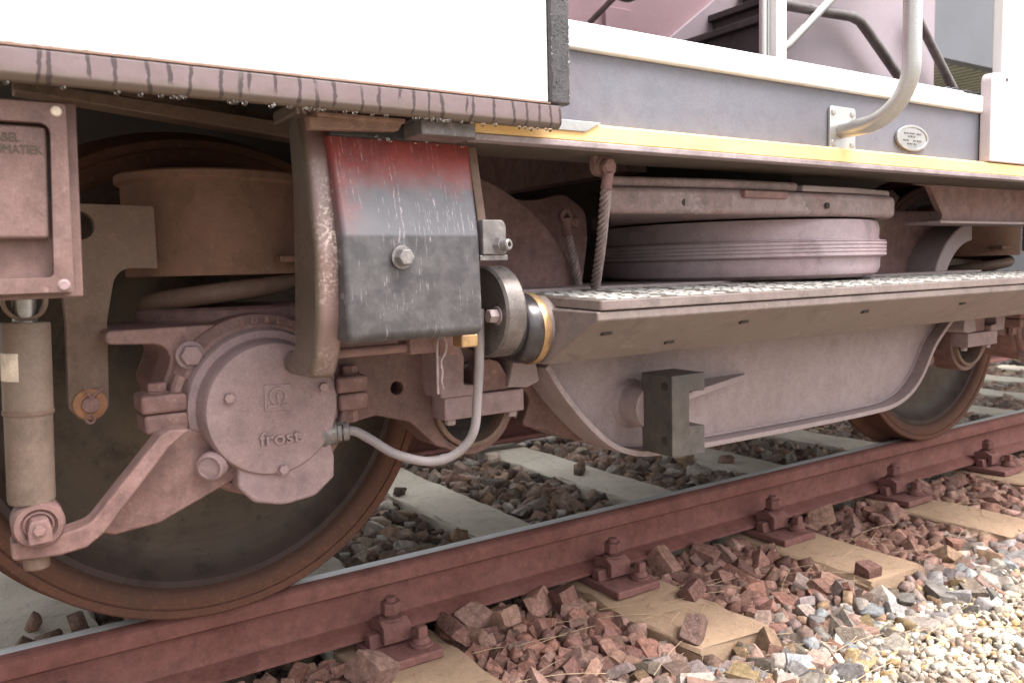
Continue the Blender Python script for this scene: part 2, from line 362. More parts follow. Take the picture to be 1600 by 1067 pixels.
    def obj(s, name, mat, parent=None, bevel=0., seg=2, smooth=35):
        bmesh.ops.recalc_face_normals(s.b, faces=s.b.faces)
        me = bpy.data.meshes.new(name)
        s.b.to_mesh(me); s.b.free()
        n = len(me.vertices); co = np.empty(n*3, np.float32); me.vertices.foreach_get('co', co); co = co.reshape(-1, 3)
        ctr = (co.min(0)+co.max(0))/2; co -= ctr; me.vertices.foreach_set('co', co.ravel())
        me.materials.append(M[mat])
        me.shade_smooth(); me.set_sharp_from_angle(angle=radians(smooth))
        o = bpy.data.objects.new(name, me); C.objects.link(o); o.location = ctr.tolist()
        if bevel:
            bv = o.modifiers.new('bevel', 'BEVEL'); bv.width = bevel; bv.segments = seg; bv.limit_method = 'ANGLE'; bv.angle_limit = radians(32); bv.harden_normals = True
        if parent: attach(o, parent)
        return o
def world_loc(o):
    return (world_loc(o.parent) if o.parent else Vector((0, 0, 0))) + o.location
def attach(o, p): o.location = o.location - world_loc(p); o.parent = p
def thing(name, label, cat, loc, group=None):
    o = bpy.data.objects.new(name, None); C.objects.link(o); o.location = loc; o.empty_display_size = .1
    tag(o, label, cat, group); return o
def tag(o, label=None, cat=None, group=None, kind=None):
    for k, v in (('label', label), ('category', cat), ('group', group), ('kind', kind)):
        if v: o[k] = v
    return o
def text(name, body, size, ext, loc, mat, parent, align='CENTER', sx=1., rot=(pi/2, 0, 0)):
    cu = bpy.data.curves.new(name, 'FONT'); cu.body = body; cu.size = size; cu.extrude = ext; cu.align_x = align; cu.align_y = 'CENTER'; cu.bevel_depth = size*.012
    cu.resolution_u = 4
    t = bpy.data.objects.new('tmp', cu); C.objects.link(t); dg = bpy.context.evaluated_depsgraph_get()
    me = bpy.data.meshes.new_from_object(t.evaluated_get(dg)); bpy.data.objects.remove(t); bpy.data.curves.remove(cu)
    me.transform(Matrix.Translation(loc) @ Matrix(((1, 0, 0), (0, 0, -1), (0, 1, 0))).to_4x4() @ Matrix.Rotation(rot[1], 4, 'Z') @ Matrix.Diagonal((sx, 1, 1, 1)))
    b = G(); b.b.from_mesh(me); bpy.data.meshes.remove(me)
    return b.obj(name, mat, parent)

# ------------------------------------------------------------------ setting: ground, ballast bed
g = G(); g.box(-150, 150, -150, 150, -1.0, -.245); ground = tag(g.obj('ground', 'ground'), 'pale gravel ground around the track', kind='structure')
def bed_h(x, y):
    """height of the dirt under the stones"""
    return -.222 + .012*sin(7*x+3*y)*cos(5*y-2*x) + (-.02 if y < -.5 else 0)
g = G(); nx, ny = 190, 46; grid = []
for i in range(nx):
    for j in range(ny):
        x = -4+14*i/(nx-1); y = -.9+3.5*j/(ny-1); grid.append(g.b.verts.new((x, y, bed_h(x, y)-.03*max(0, min(1, (-.6-y)/.3)) - .03*max(0, min(1, (y-2.2)/.4)))))
for i in range(nx-1):
    for j in range(ny-1): g.b.faces.new((grid[i*ny+j], grid[(i+1)*ny+j], grid[(i+1)*ny+j+1], grid[i*ny+j+1]))
bed = tag(g.obj('ballast_bed', 'bed'), 'dark dirt bed under the track ballast', kind='structure')

# ------------------------------------------------------------------ rails
def rail(yc, label):
    """flat-bottom rail: head 72 mm, web, 120 mm foot, 142 mm tall"""
    hw = [(-.036, -.016), (-.0345, -.009), (-.030, -.0045), (-.021, -.0012), (-.010, 0)]
    half = [(-.060, -.142), (-.060, -.134), (-.045, -.1275), (-.014, -.120), (-.0085, -.110), (-.0075, -.075), (-.0085, -.052), (-.014, -.0445), (-.0355, -.038)] + hw
    prof = half + [(.002, 0)] + [(-y, z) for y, z in half[::-1]]
    g = G(); g.prism([(y+yc, z) for y, z in prof], -5, 12, 'X')
    o = g.obj('running_rail', 'rust', smooth=28)
    o.data.materials.append(M['railtop'])
    for p in o.data.polygons:
        if p.normal.z > .8 and p.center.z > .06 and p.center.y > -.008: p.material_index = 1
    return tag(o, label, 'rail')
rail(.066, 'rust-red rail with polished top running under the near wheels')
rail(1.564, 'far rail of the track behind the bogie')

# ------------------------------------------------------------------ sleepers and rail fastenings
SLX = [.357+.637*k for k in range(-3, 13)]
ORD = ['nearest', 'second', 'third', 'fourth', 'fifth', 'sixth', 'seventh', 'eighth', 'ninth', 'tenth', 'eleventh', 'twelfth', 'thirteenth']
ZS = -.170
for k, x in enumerate(SLX):
    s = k-3
    g = G(); j = random.uniform(-.006, .006)
    # inner body (pale) and outer end (stained by rust and sand); one casting, two parts
    lab = {-2: 'pale concrete sleeper', -1: 'pale concrete sleeper at the lower left edge behind the wheel'}.get(s)
    if s >= 0: lab = f'concrete sleeper, {ORD[s]} to the right counting from the big wheel'
    elif s == -3: lab = 'concrete sleeper behind the camera left of the picture'
    elif s == -2: lab = 'concrete sleeper left of the picture before the wheel'
    t = tag(thing('sleeper', lab, 'sleeper', (x, .815, -.3)), group='concrete sleepers')
    def sec(hw): return fillet([(x-hw-.02+j, -.36), (x+hw+.02+j, -.36), (x+hw+j, ZS, .012), (x-hw+j, ZS, .012)], 3)
    def body(y0, y1, name, m, n=14):
        g = G(); ps = []
        for i in range(n+1):
            y = y0+(y1-y0)*i/n
            ps.append([g.b.verts.new((px+random.uniform(-.006, .006), y + (random.uniform(-.012, .012) if i in (0,) and y < -.3 else 0), pz+random.uniform(-.004, .003))) for px, pz in sec(.112)])
        for A, B in zip(ps, ps[1:]):
            for i in range(len(A)): g.b.faces.new((A[i], A[(i+1) % len(A)], B[(i+1) % len(B)], B[i]))
        g.b.faces.new(ps[0]); g.b.faces.new(ps[-1][::-1])
        return g.obj(name, m, t, smooth=50)
    body(.066, 2.1, 'sleeper_body', 'conc_in', 30)
    body(-.43+random.uniform(-.02, .02), .066, 'stained_end', 'conc_out', 9)

def fastening(x, yc, label):
    """ribbed base plate with, on both sides of the rail, clamp block, clip bolt with nut, and a coach screw"""
    t = thing('rail_fastening', label, 'rail fastening', (x, yc, -.17), 'rust-red rail fastenings')
    g = G(); g.box(x-.072, x+.072, yc-.182, yc+.182, -.1695, -.149); g.obj('base_plate', 'rustclip', t, .005)
    for sgn in (-1, 1):
        q = x-.006 if sgn < 0 else x+.006; w = x+.038 if sgn < 0 else x-.038
        Y = lambda d: yc + sgn*d                                   # d: outwards from the rail centre line
        g = G(); g.prism([(Y(.066), -.1492), (Y(.098), -.1492), (Y(.094), -.120), (Y(.070), -.120)], q-.058, q+.032, 'X'); g.obj('rib', 'rustclip', t, .003)
        g = G(); g.prism(fillet([(Y(.046), -.1345), (Y(.046), -.098, .006), (Y(.095), -.092, .008), (Y(.116), -.104, .005), (Y(.116), -.140), (Y(.099), -.140), (Y(.099), -.119), (Y(.066), -.119), (Y(.066), -.1345)], 3), q-.033, q+.033, 'X')
        g.obj('clamp_block', 'rustclip', t, .003)
        g = G(); g.cyl((q, Y(.084), -.100), (q, Y(.084), -.046), .0125, 12); g.obj('clip_bolt', 'rustclip', t, .003)
        g = G(); g.hexa((q, Y(.084), -.084), (q, Y(.084), -.057), .0235); g.obj('nut', 'rustclip', t, .003)
        g = G(); g.cyl((q, Y(.084), -.0955), (q, Y(.084), -.0895), .027, 20); g.obj('spring_washer', 'rustclip', t, .0015)
        g = G(); g.cyl((w, Y(.140), -.1488), (w, Y(.140), -.141), .025, 20); g.obj('screw_washer', 'rustclip', t, .0015)
        g = G(); g.cyl((w, Y(.140), -.1405), (w, Y(.140), -.129), .021, 20, .015); g.obj('screw_collar', 'rustclip', t, .0015)
        g = G(); g.box(w-.0115, w+.0115, Y(.140)-.0115, Y(.140)+.0115, -.131, -.104); g.obj('screw_head', 'rustclip', t, .004)
FLAB = ['rust-red rail fastening at the lower left below the big wheel', 'rust-red rail fastening at the bottom edge below the cover box', 'rust-red rail fastening below the bump stop block',
        'rust-red rail fastening left of the second wheel contact point', 'rust-red rail fastening below the second wheel', 'small rust-red rail fastening at the right edge of the picture', 'rust-red rail fastening farthest along the near rail']
for s in range(-1, 6): fastening(SLX[s+3], .066, FLAB[s+1])

# ------------------------------------------------------------------ bogie
BOG = thing('bogie', 'dusty mauve-grey rail bogie with spoked-less rusty wheels, axle boxes and air spring', 'bogie', (1.2635, .815, 0))
BOG['label'] = 'dusty mauve-grey rail bogie with rusty solid wheels, axle boxes and air spring'
WZ = .46
def wheel(cx, y0, d, nm='wheel'):
    """solid wheel, d=+1 outer face towards -Y"""
    o = (cx, y0, WZ); Yv = (Vector((1, 0, 0)), Vector((0, 0, 1)), Vector((0, d, 0)))
    g = G(); g.lathe([(.10, -.030), (.108, -.030), (.112, -.022), (.125, .010), (.15, .034), (.20, .054), (.26, .066), (.32, .068), (.362, .060), (.376, .050), (.384, .034), (.392, .022), (.399, .022), (.4046, .022), (.405, .11), (.2, .10), (.1, .15)], o, Yv, 128)
    wb = g.obj(nm, 'wheel', BOG, smooth=40)
    g = G(); g.lathe([(.4045, .024), (.4085, .012), (.4150, .0055), (.4250, .0028), (.4380, .0020), (.4388, .0040), (.4412, .0040), (.4420, .0006), (.4565, 0), (.4597, .0035), (.46, .03), (.4605, .075), (.463, .095), (.470, .103), (.483, .110), (.488, .118), (.486, .128), (.478, .1345), (.41, .1355), (.4045, .11)], o, Yv, 160)
    rm = g.obj('rim', 'rim', wb, smooth=40)
    return wb
for cx in (0, 2.527):
    wheel(cx, 0, 1); wheel(cx, 1.63, -1)
    g = G(); g.lathe([(.0, -.12), (.075, -.12), (.09, -.03), (.09, .16), (.082, .2), (.082, 1.43), (.09, 1.47), (.09, 1.66), (0, 1.66)], (cx, 0, WZ), 'Y', 40); g.obj('axle', 'dark', BOG)
    for yy in (.48, 1.08):
        g = G(); g.lathe([(.08, -.03), (.11, -.05), (.12, -.05), (.30, -.05), (.31, -.045), (.31, .045), (.30, .05), (.12, .05), (.08, .03)], (cx, yy, WZ), 'Y', 64); g.obj('brake_disc', 'wheel', BOG)

def bolt(parent, p, d, r, h, mat='cap', name='bolt', washer=True):
    p = Vector(p); d = Vector(d).normalized(); g = G(); fr = g.frame3(d)
    prof = [(0, 0)] + ([(r*1.25, 0), (r*1.25, h*.16)] if washer else []) + [(r, h*.16 if washer else 0)]
    if washer: g.lathe([(0, 0), (r*1.28, 0), (r*1.28, h*.15), (0, h*.15)], p, fr, 24)
    g.lathe([(0, h*.151), (r, h*.151), (r, h*.86), (r*.86, h), (0, h)], p, fr, 6)
    return g.obj(name, mat, parent, .0008)

def corner(cx, s):
    """one wheel corner of the bogie: axle box, spring, pot, hanger, damper, guide arm and bush; s mirrors it"""
    X = lambda x: cx + s*x
    pr = lambda pts: [(X(p[0]), *p[1:]) for p in pts]
    main = (s == 1)
    # --- axle box body
    g = G(); g.lathe([(.0, .10), (.135, .10), (.142, .02), (.142, -.02), (.131, -.030), (.126, -.036), (0, -.036)], (cx, -.31, WZ), 'Y', 72)
    box = g.obj('axle_box', 'bogie', BOG, .003)
    g = G(); g.lathe([(.142, -.0305), (.142, -.0405), (.137, -.047), (.128, -.047), (.124, -.040), (.124, -.0305)], (cx, -.31, WZ), 'Y', 72, -205, 10); g.obj('collar_ring', 'bogie', box, .002)
    # saddle that carries the spring seat, with side cheeks
    g = G(); g.prism(pr(fillet([(-.215, .588, .008), (-.215, .568, .008), (-.118, .562, .03), (-.145, .50, .02), (-.135, .44), (.13, .44), (.135, .53, .02), (.15, .565, .02), (.20, .572, .008), (.20, .59, .008)], 4)), -.325, -.10, 'Y')
    g.obj('saddle', 'bogie', box, .004)
    # cap with flange, logo and lettering
    g = G(); g.lathe([(0, .03), (.121, .03), (.121, -.045), (.117, -.052), (.1065, -.054), (.1035, -.062), (.1025, -.083), (.099, -.089), (.094, -.0905), (0, -.0905)], (cx, -.31, WZ), 'Y', 96)
    cap = g.obj('cover_cap', 'cap', BOG, smooth=30)
    # bottom sump of the cap
    g = G(); g.prism(pr(fillet([(-.055, .40), (-.058, .345, .012), (-.035, .318, .02), (.01, .306, .06), (.062, .312, .03), (.094, .338, .006), (.096, .372, .006), (.09, .40)], 4)), -.392, -.33, 'Y')
    g.obj('sump', 'cap', cap, .006, 3)
    if main:
        f = -.4005
        g = G(); g.prism([(-.0145, .4985), (.026, .4955), (.025, .455), (-.0155, .458)], f-.0022, f+.001, 'Y'); lg = g.obj('logo_plate', 'cap', cap, .0012)
        g = G(); ocx, ocz = .0052, .4795
        outer = arc(ocx, ocz, .0138, -58, 238, 22); inner = arc(ocx, ocz, .0098, 232, -52, 22)
        ring = outer + [(ocx-.0145, ocz-.0158), (ocx-.0145, ocz-.0182)][:0] + inner
        g.prism(ring, f-.0056, f-.002, 'Y')
        g.box(ocx-.0165, ocx-.0035, f-.0055, f-.002, ocz-.0165, ocz-.0125); g.box(ocx+.0035, ocx+.0165, f-.0055, f-.002, ocz-.017, ocz-.013)
        g.box(ocx-.0016, ocx+.0016, f-.0055, f-.002, ocz-.0125, ocz+.001); g.lathe([(0, -.0036), (.003, -.0036), (.003, 0), (0, 0)], (ocx, f-.002, ocz+.001), 'Y', 12)
        g.obj('omega_emblem', 'cap', cap, .0006)
        text('lettering', 'frost', .0295, .0034, (.006, f-.001, .4145), 'cap', cap, sx=1.12, rot=(0, -.02, 0))
        for k, ch in enumerate('SUBLIK'):
            a = radians(103-8.2*k); r = .1335
            text('cast_letter', ch, .0135, .0015, (r*cos(a), -.3576, WZ+r*sin(a)), 'bogie', box, rot=(0, a-pi/2, 0))
    for bx_, bz in ((-.067, .484), (.077, .486), (.008, .366)):
        bolt(cap, (X(bx_), -.400, bz), (0, -1, 0), .0082, .010, 'cap')
    bolt(box, (X(-.105), -.345, .546), (0, -1, 0), .0165, .014, 'cap')
    # clamping lugs left and right of the box, with bolts
    for side in (-1, 1):
        a, b = (-.178, -.118) if side < 0 else (.115, .168)
        g = G(); g.box(*sorted((X(a), X(b))), -.372, -.30, .437, .4655); g.obj('lug', 'bogie', box, .006, 3)
        g = G(); g.box(*sorted((X(a-.003), X(b))), -.372, -.30, .4665, .494); g.obj('lug', 'bogie', box, .006, 3)
        m_ = (a+b)/2-.006*(-side)
        bolt(box, (X(m_), -.338, .494), (0, 0, 1), .0145, .015, 'bogie')
        bolt(box, (X(m_), -.338, .437), (0, 0, -1), .0125, .024, 'bogie', 'nut')
    # plug boss low left of the cap
    g = G(); d = Vector((-.55*s, -.83, -.05)).normalized(); p = Vector((X(-.066), -.345, .386))
    g.lathe([(0, 0), (.0215, 0), (.0215, .052), (.0200, .057), (.016, .059), (.0150, .056), (0, .056)], p, g.frame3(d), 32); g.obj('plug_boss', 'cap', box, smooth=40)
    # cable gland on the right of the cap
    g = G(); d = Vector((.93*s, -.36, .03)).normalized(); p = Vector((X(.066), -.372, .4075)); fr = g.frame3(d)
    g.lathe([(0, 0), (.024, 0), (.024, .022), (.020, .026), (.020, .040), (0, .040)], p, fr, 28); gl = g.obj('cable_gland', 'bluegrey', cap, smooth=35)
    g = G(); g.lathe([(0, .0405), (.0165, .0405), (.0165, .0475), (0, .0475)], p, fr, 8); g.lathe([(0, .050), (.0155, .050), (.0155, .058), (.011, .060), (0, .060)], p, fr, 20); g.lathe([(0, .047), (.011, .047), (.011, .0505), (0, .0505)], p, fr, 16); g.obj('gland_nut', 'bluegrey', gl, .0006)
    # --- spring: seat, coil and pot
    g = G(); g.lathe([(0, .575), (.142, .575), (.146, .580), (.146, .588), (.141, .592), (.1385, .606), (.132, .611), (.09, .611), (0, .605)], (cx, -.12, 0), 'Z', 72); g.obj('spring_seat', 'bogie', BOG, smooth=40)
    g = G(); hel = [(cx+.120*cos(a), -.12+.120*sin(a), .636+.085*(a/(2*pi)-.72)) for a in [2*pi*k/60 for k in range(18, 82)]]
    g.tube(hel, .0165, 14); g.obj('coil_spring', 'olive', BOG)
    g = G(); g.lathe([(0, .664), (.150, .664), (.152, .668), (.152, .815), (.158, .818), (.161, .820), (.161, .831), (.158, .834), (0, .834)], (cx, -.12, 0), 'Z', 96); pot = g.obj('spring_pot', 'brown', BOG, smooth=35)
    g = G(); g.box(*sorted((X(.055), X(.13))), -.292, -.25, .683, .694); g.obj('ledge', 'brown', pot, .003)
    # --- hanger plate with eye pin
    outline = fillet([(-.36, .776), (-.128, .772, .004), (-.128, .677), (-.187, .679, .028), (-.2035, .60), (-.209, .47, .02), (-.222, .452, .03), (-.246, .450, .03), (-.263, .472, .02), (-.258, .60), (-.262, .69, .02), (-.36, .70)], 5)
    hole = arc(-.232, .742, .021, 0, 340, 16)
    g = G(); g.prism(pr(outline), -.262, -.232, 'Y', [pr(hole)]); hg = g.obj('hanger_plate', 'olive', BOG, .002)
    for q, (r, h, mt) in enumerate(((.0235, .005, 'orange'), (.0118, .011, 'bogie'))):
        g = G(); g.lathe([(0, 0), (r, 0), (r, -h), (0, -h)], (X(-.2345), -.2622, .4765), 'Y', 32); g.obj(('pin_washer', 'hinge_pin')[q], mt, hg, .0008)
    g = G(); yq = -.276
    for pts in ([(-.2335, .487), (-.238, .497), (-.243, .508)], [(-.2335, .487), (-.224, .495), (-.214, .501)]):
        g.tube([(X(a), yq, b) for a, b in pts], .0018, 8)
    g.obj('cotter_leg', 'bogie', hg); g = G(); g.tube([(X(a), yq, b) for a, b in arc(-.2365, .4555, .0058, 90, 420, 20)], .0019, 8); g.obj('cotter_eye', 'bogie', hg)
    # --- damper bracket arm from the axle box
    g = G(); g.prism(pr(fillet([(-.352, .333, .004), (-.353, .309, .006), (-.300, .305, .006), (-.268, .309, .01), (-.246, .324, .03), (-.158, .428, .01), (-.128, .450), (-.155, .453, .008), (-.169, .446, .01), (-.262, .340, .03), (-.296, .333, .006)], 5)), -.432, -.388, 'Y')
    am = g.obj('damper_arm', 'bogie', BOG, .006, 3)
    g = G(); g.prism(pr([(-.262, .314), (-.13, .445), (-.02, .40), (-.05, .355), (-.165, .306), (-.225, .300)]), -.366, -.345, 'Y'); g.obj('arm_web', 'bogie', am, .004)
    g = G(); g.cyl((X(-.325), -.405, .305), (X(-.325), -.405, .287), .0155, 24); g.obj('stud', 'olive', am, .003)
    # damper with eye
    ax = lambda z: X(-.3215+(z-.5)*.035)
    g = G(); fr = g.frame3(Vector((s*.035, 0, 1))); o = Vector((ax(.380), -.42, .380))
    g.lathe([(0, 0), (.026, 0), (.0275, .004), (.0275, .112), (.0285, .113), (.0285, .228), (.027, .231), (0, .231)], o, fr, 48); dm = g.obj('damper', 'damper', BOG, smooth=40)
    g = G(); g.lathe([(.0284, .1135), (.0296, .115), (.0296, .119), (.0284, .1205)], o, fr, 48); g.obj('damper_seam', 'olive', dm)
    g = G(); g.cyl((ax(.61), -.42, .61), (ax(.66), -.42, .66), .014, 20); g.obj('damper_rod', 'steel', dm)
    g = G(); g.lathe([(.021, -.014), (.026, -.014), (.026, .014), (.021, .014), (.021, -.014)], (ax(.63), -.42, .638), 'Y', 32); g.obj('upper_eye', 'olive', dm, .001)
    e = (X(-.321), -.42, .353)
    g = G(); g.lathe([(.0185, -.020), (.0215, -.026), (.0275, -.026), (.0305, -.019), (.0305, .019), (.0275, .024), (.0185, .024), (.0185, -.020)], e, 'Y', 40); ey = g.obj('lower_eye', 'bogie', dm, smooth=40)
    g = G(); g.lathe([(.0, -.019), (.0135, -.019), (.0155, -.023), (.0183, -.021), (.0183, .02), (0, .02)], e, 'Y', 32); g.obj('rubber_bush', 'bogie', dm, smooth=40)
    g = G(); g.prism(fillet([(e[0]-.0135, .333), (e[0]+.0135, .333), (e[0]+.0135, .350, .004), (e[0]+.010, .364, .005), (e[0]-.010, .364, .005), (e[0]-.0135, .350, .004)], 3), -.462, -.436, 'Y'); g.obj('clamp_block', 'bogie', am, .0025)
    bolt(am, (e[0]-.001, -.462, .352), (0, -1, 0), .0075, .006, 'bogie')
    if main:
        g = G(); dv = Vector((-.80, -.60, 0)); ac = math.degrees(math.atan2(dv.dot(fr[1]), dv.dot(fr[0]))); g.lathe([(.0286, .158), (.0289, .159), (.0289, .192), (.0286, .193)], o, fr, 20, ac-32, ac+32); g.obj('paper_label', 'label', dm)
    # --- guide arm with bush
    bx0, bz0, R = .391, .413, .094
    outl = [(.10, .57), (.20, .565), (.33, .548)] + arc(bx0, bz0, R, 62, -128, 28) + fillet([(.315, .345), (.265, .395, .03), (.20, .415, .03), (.10, .40)], 4)
    g = G(); g.prism(pr(outl), -.325, -.25, 'Y', [pr(arc(.241, .459, .0115, 0, 340, 16)), pr(arc(bx0, bz0, .079, 0, 350, 36))]); ar = g.obj('guide_arm', 'arm', BOG, .003)
    g = G(); g.lathe([(.0785, -.335), (.0745, -.338), (.070, -.335), (.070, -.25), (.0785, -.25), (.0785, -.335)], (X(bx0), 0, bz0), 'Y', 56); g.obj('bush_ring', 'olive', ar)
    g = G(); g.lathe([(.0697, -.30), (.05, -.285), (0, -.285)], (X(bx0), 0, bz0), 'Y', 48); g.lathe([(.0697, -.255), (0, -.255)], (X(bx0), 0, bz0), 'Y', 48); g.obj('bush_rubber', 'dark', ar)
    g = G(); g.box(*sorted((X(.309), X(.478))), -.372, -.30, .398, .4395); pad = g.obj('bearing_pad', 'cap', BOG, .003)
    g = G(); g.prism(pr(fillet([(.292, .535), (.335, .535), (.345, .51), (.343, .462, .004), (.372, .458, .004), (.372, .4405), (.296, .4405), (.290, .47, .01)], 3)), -.384, -.32, 'Y'); g.obj('pad_bracket', 'cap', pad, .003)
    g = G(); g.prism(pr(fillet([(.374, .4405), (.374, .485, .012), (.40, .502, .02), (.428, .495, .02), (.445, .468, .02), (.452, .4405)], 4)), -.366, -.32, 'Y'); g.obj('clamp_block', 'bogie', pad, .003)
    g = G(); g.prism(pr(fillet([(.44, .445), (.455, .50, .02), (.50, .51, .01), (.512, .45, .006), (.485, .441)], 4)), -.376, -.30, 'Y'); g.obj('pad_cheek', 'frame', pad, .003)
    for q in (.330, .462): bolt(pad, (X(q), -.352, .398), (0, 0, -1), .010, .012, 'frame')
    # frame horn that holds the bush
    g = G(); g.prism(pr(fillet([(.47, .50), (.53, .53), (.62, .53), (.70, .30), (.66, .302, .02), (.575, .335, .02), (.52, .352, .01), (.545, .41, .03), (.51, .435, .03)], 5)), -.30, -.27, 'Y'); g.obj('frame_horn', 'arm', BOG, .004)
corner(0, 1)
corner(2.527, -1)

# cable from the axle box up behind the cover
g = G(); g.tube(smooth_path([(.108, -.392, .4085), (.128, -.398, .4085), (.150, -.410, .394), (.185, -.43, .368), (.235, -.45, .352), (.272, -.47, .362), (.296, -.49, .398), (.300, -.50, .46), (.297, -.515, .53), (.296, -.52, .60)], 8), .0077, 16)
g.obj('sensor_cable', 'cable', BOG)

# --- side frame: web, flange that follows its belly, inner web
belly = [(.527, .482), (.571, .419), (.633, .352), (.692, .306), (.757, .283), (.84, .277), (.957, .274), (1.287, .272), (1.56, .274), (1.66, .281), (1.735, .306), (1.79, .350), (1.842, .419), (1.90, .468), (1.99, .53)]
bl = [(p.x, p.z) for p in smooth_path([(a, 0, b) for a, b in belly], 5)]
top = [(2.03, .612), (.48, .612), (.50, .52)]
g = G(); g.prism(bl+top, -.352, -.34, 'Y'); fw = g.obj('side_frame', 'frame', BOG, .001)
g = G(); g.prism(bl+top, -.10, -.09, 'Y'); g.obj('inner_web', 'bogie', fw)
def ribbon(pts, y0, y1, th):
    g = G(); N = len(pts); V = []
    for i, (a, b) in enumerate(pts):
        p, q = pts[max(0, i-1)], pts[min(N-1, i+1)]; d = Vector((q[0]-p[0], q[1]-p[1])).normalized(); n = Vector((d.y, -d.x))*th
        V.append([g.b.verts.new(v) for v in ((a, y0, b), (a, y1, b), (a+n.x, y1, b+n.y), (a+n.x, y0, b+n.y))])
    for A, B in zip(V, V[1:]):
        for k in range(4): g.b.faces.new((A[k], A[(k+1) % 4], B[(k+1) % 4], B[k]))
    g.b.faces.new(V[0]); g.b.faces.new(V[-1][::-1]); return g
ribbon(bl, -.388, -.08, .012).obj('belly_flange', 'frame', fw, .002)
g = G(); g.box(.45, 2.08, -.39, -.05, .6125, .624); g.obj('top_flange', 'frame', fw, .002)
# weld bead along the flange
g = G(); g.tube([(a, -.3525, b+.004) for a, b in bl[4:-4]], .0035, 8); g.obj('weld_bead', 'frame', fw)
# bump stop: boss, C-shaped block, fin
g = G(); g.lathe([(.052, 0), (.048, -.006), (.044, -.012), (.044, -.066), (0, -.066)], (.760, -.352, .377), 'Y', 40); bs = g.obj('bump_boss', 'frame', BOG, .002)
g = G(); g.prism(fillet([(.735, .450), (.735, .292), (.824, .288), (.824, .345), (.782, .347), (.782, .416), (.824, .414), (.824, .450)], 3), -.498, -.412, 'Y'); bk = g.obj('bump_block', 'bump', BOG, .002)
for z in (.428, .322):
    g = G(); g.cyl((.7352, -.478, z), (.7335, -.478, z), .0085, 16); g.obj('screw_head', 'dark', bk)
g = G(); g.prism([(.79, -.480), (.79, -.3525), (1.11, -.3525), (1.10, -.362)], .394, .408, 'Z')
g.obj('fin', 'frame', BOG, .002)

# --- gusset bracket on the frame and its wire rope
g = G(); g.prism(fillet([(.40, .56), (.40, .84, .05), (.62, .80, .2), (.71, .822, .05), (.772, .785, .04), (.775, .72, .05), (.755, .61)], 8), -.20, -.175, 'Y', ); gs = g.obj('gusset_plate', 'bogie', BOG, .003)
g = G(); g.prism([(.36, .60), (.36, .86)] + arc(.36, .46, .40, 82, 22, 18) + [(.75, .60)], -.232, -.2005, 'Y'); g.obj('gusset_rib', 'bogie', gs, .003)
bolt(gs, (.725, -.20, .757), (0, -1, 0), .014, .022, 'bogie')
def rope(p0, p1, bow, nm, parent, rr=.0105, n=6, turns=9, strand_mat='rope'):
    g = G(); p0 = Vector(p0); p1 = Vector(p1); d = (p1-p0).normalized(); u = d.cross(Vector((0, 1, 0))).normalized(); v = d.cross(u); b = Vector(bow)
    for k in range(n):
        pts = []
        for i in range(73):
            t = i/72; a = 2*pi*(k/n + turns*t); c = p0.lerp(p1, t) + b*sin(pi*t)
            pts.append(c + (u*cos(a)+v*sin(a))*rr*.66)
        g.tube(pts, rr*.36, 6)
    return g.obj(nm, strand_mat, parent)
rope((.680, -.25, .735), (.712, -.25, .585), (.004, 0, 0), 'wire_rope', BOG, .0095, 5, 3.5)
g = G(); g.cyl((.676, -.25, .765), (.681, -.25, .728), .0115, 16); g.lathe([(.006, -.005), (.016, -.005), (.016, .005), (.006, .005)], (.676, -.25, .768), 'Y', 24); g.obj('rope_ferrule', 'bogie', BOG, .001)

# --- air spring: bellows and top plate
AX, AY = 1.26, -.19
prof = [(0, .622), (.30, .622), (.322, .625), (.333, .632), (.3385, .643), (.3395, .668)]
prof += [(.350, .671), (.353, .673)]
for k in range(4): prof += [(.353, .674+.0078*k), (.353, .6792+.0078*k), (.3505, .6800+.0078*k), (.3505, .6812+.0078*k)]
prof += [(.353, .7052), (.351, .7072), (.338, .709), (.336, .716), (.337, .735), (.332, .752), (0, .754)]
g = G(); g.lathe(prof, (AX, AY, 0), 'Z', 200); ab = g.obj('air_spring_bellows', 'airs', BOG, smooth=30)
g = G(); g.prism(fillet([(.585, -.485), (.85, -.522, .2), (1.26, -.535, .3), (1.42, -.525, .08), (1.482, -.48, .03), (1.60, -.2, .1), (1.62, .25), (1.15, .25), (.95, -.06)], 6), .757, .806, 'Z'); tp = g.obj('air_spring_plate', 'plate', BOG, .012, 4)
g = G(); g.prism(fillet([(.60, -.475), (.85, -.512, .2), (1.08, -.52), (1.10, -.49), (1.10, .1), (.95, -.05)], 6), .8065, .826, 'Z'); g.obj('top_pad', 'plate', tp, .008, 3)
g = G(); g.prism(fillet([(1.085, -.527), (1.26, -.526, .3), (1.43, -.505, .06), (1.478, -.468, .01), (1.45, -.3), (1.085, -.3)], 6), .807, .8205, 'Z'); g.obj('bent_lip', 'frame', tp, .004, 3)
g = G(); g.box(.90, 1.03, -.5345, -.515, .789, .804); g.obj('rub_pad', 'bogie', tp, .004, 3)
for hx, hy in ((.76, -.509), (1.155, -.5365)):
    g = G(); g.lathe([(0, -.0006), (.0065, -.0006), (.0065, .003), (0, .003)], (hx, hy, .778), 'Y', 20); g.obj('bolt_hole', 'dark', tp)
g = G(); g.cyl((1.47, -.40, .79), (1.53, -.40, .79), .010, 16); g.obj('peg', 'bogie', tp)
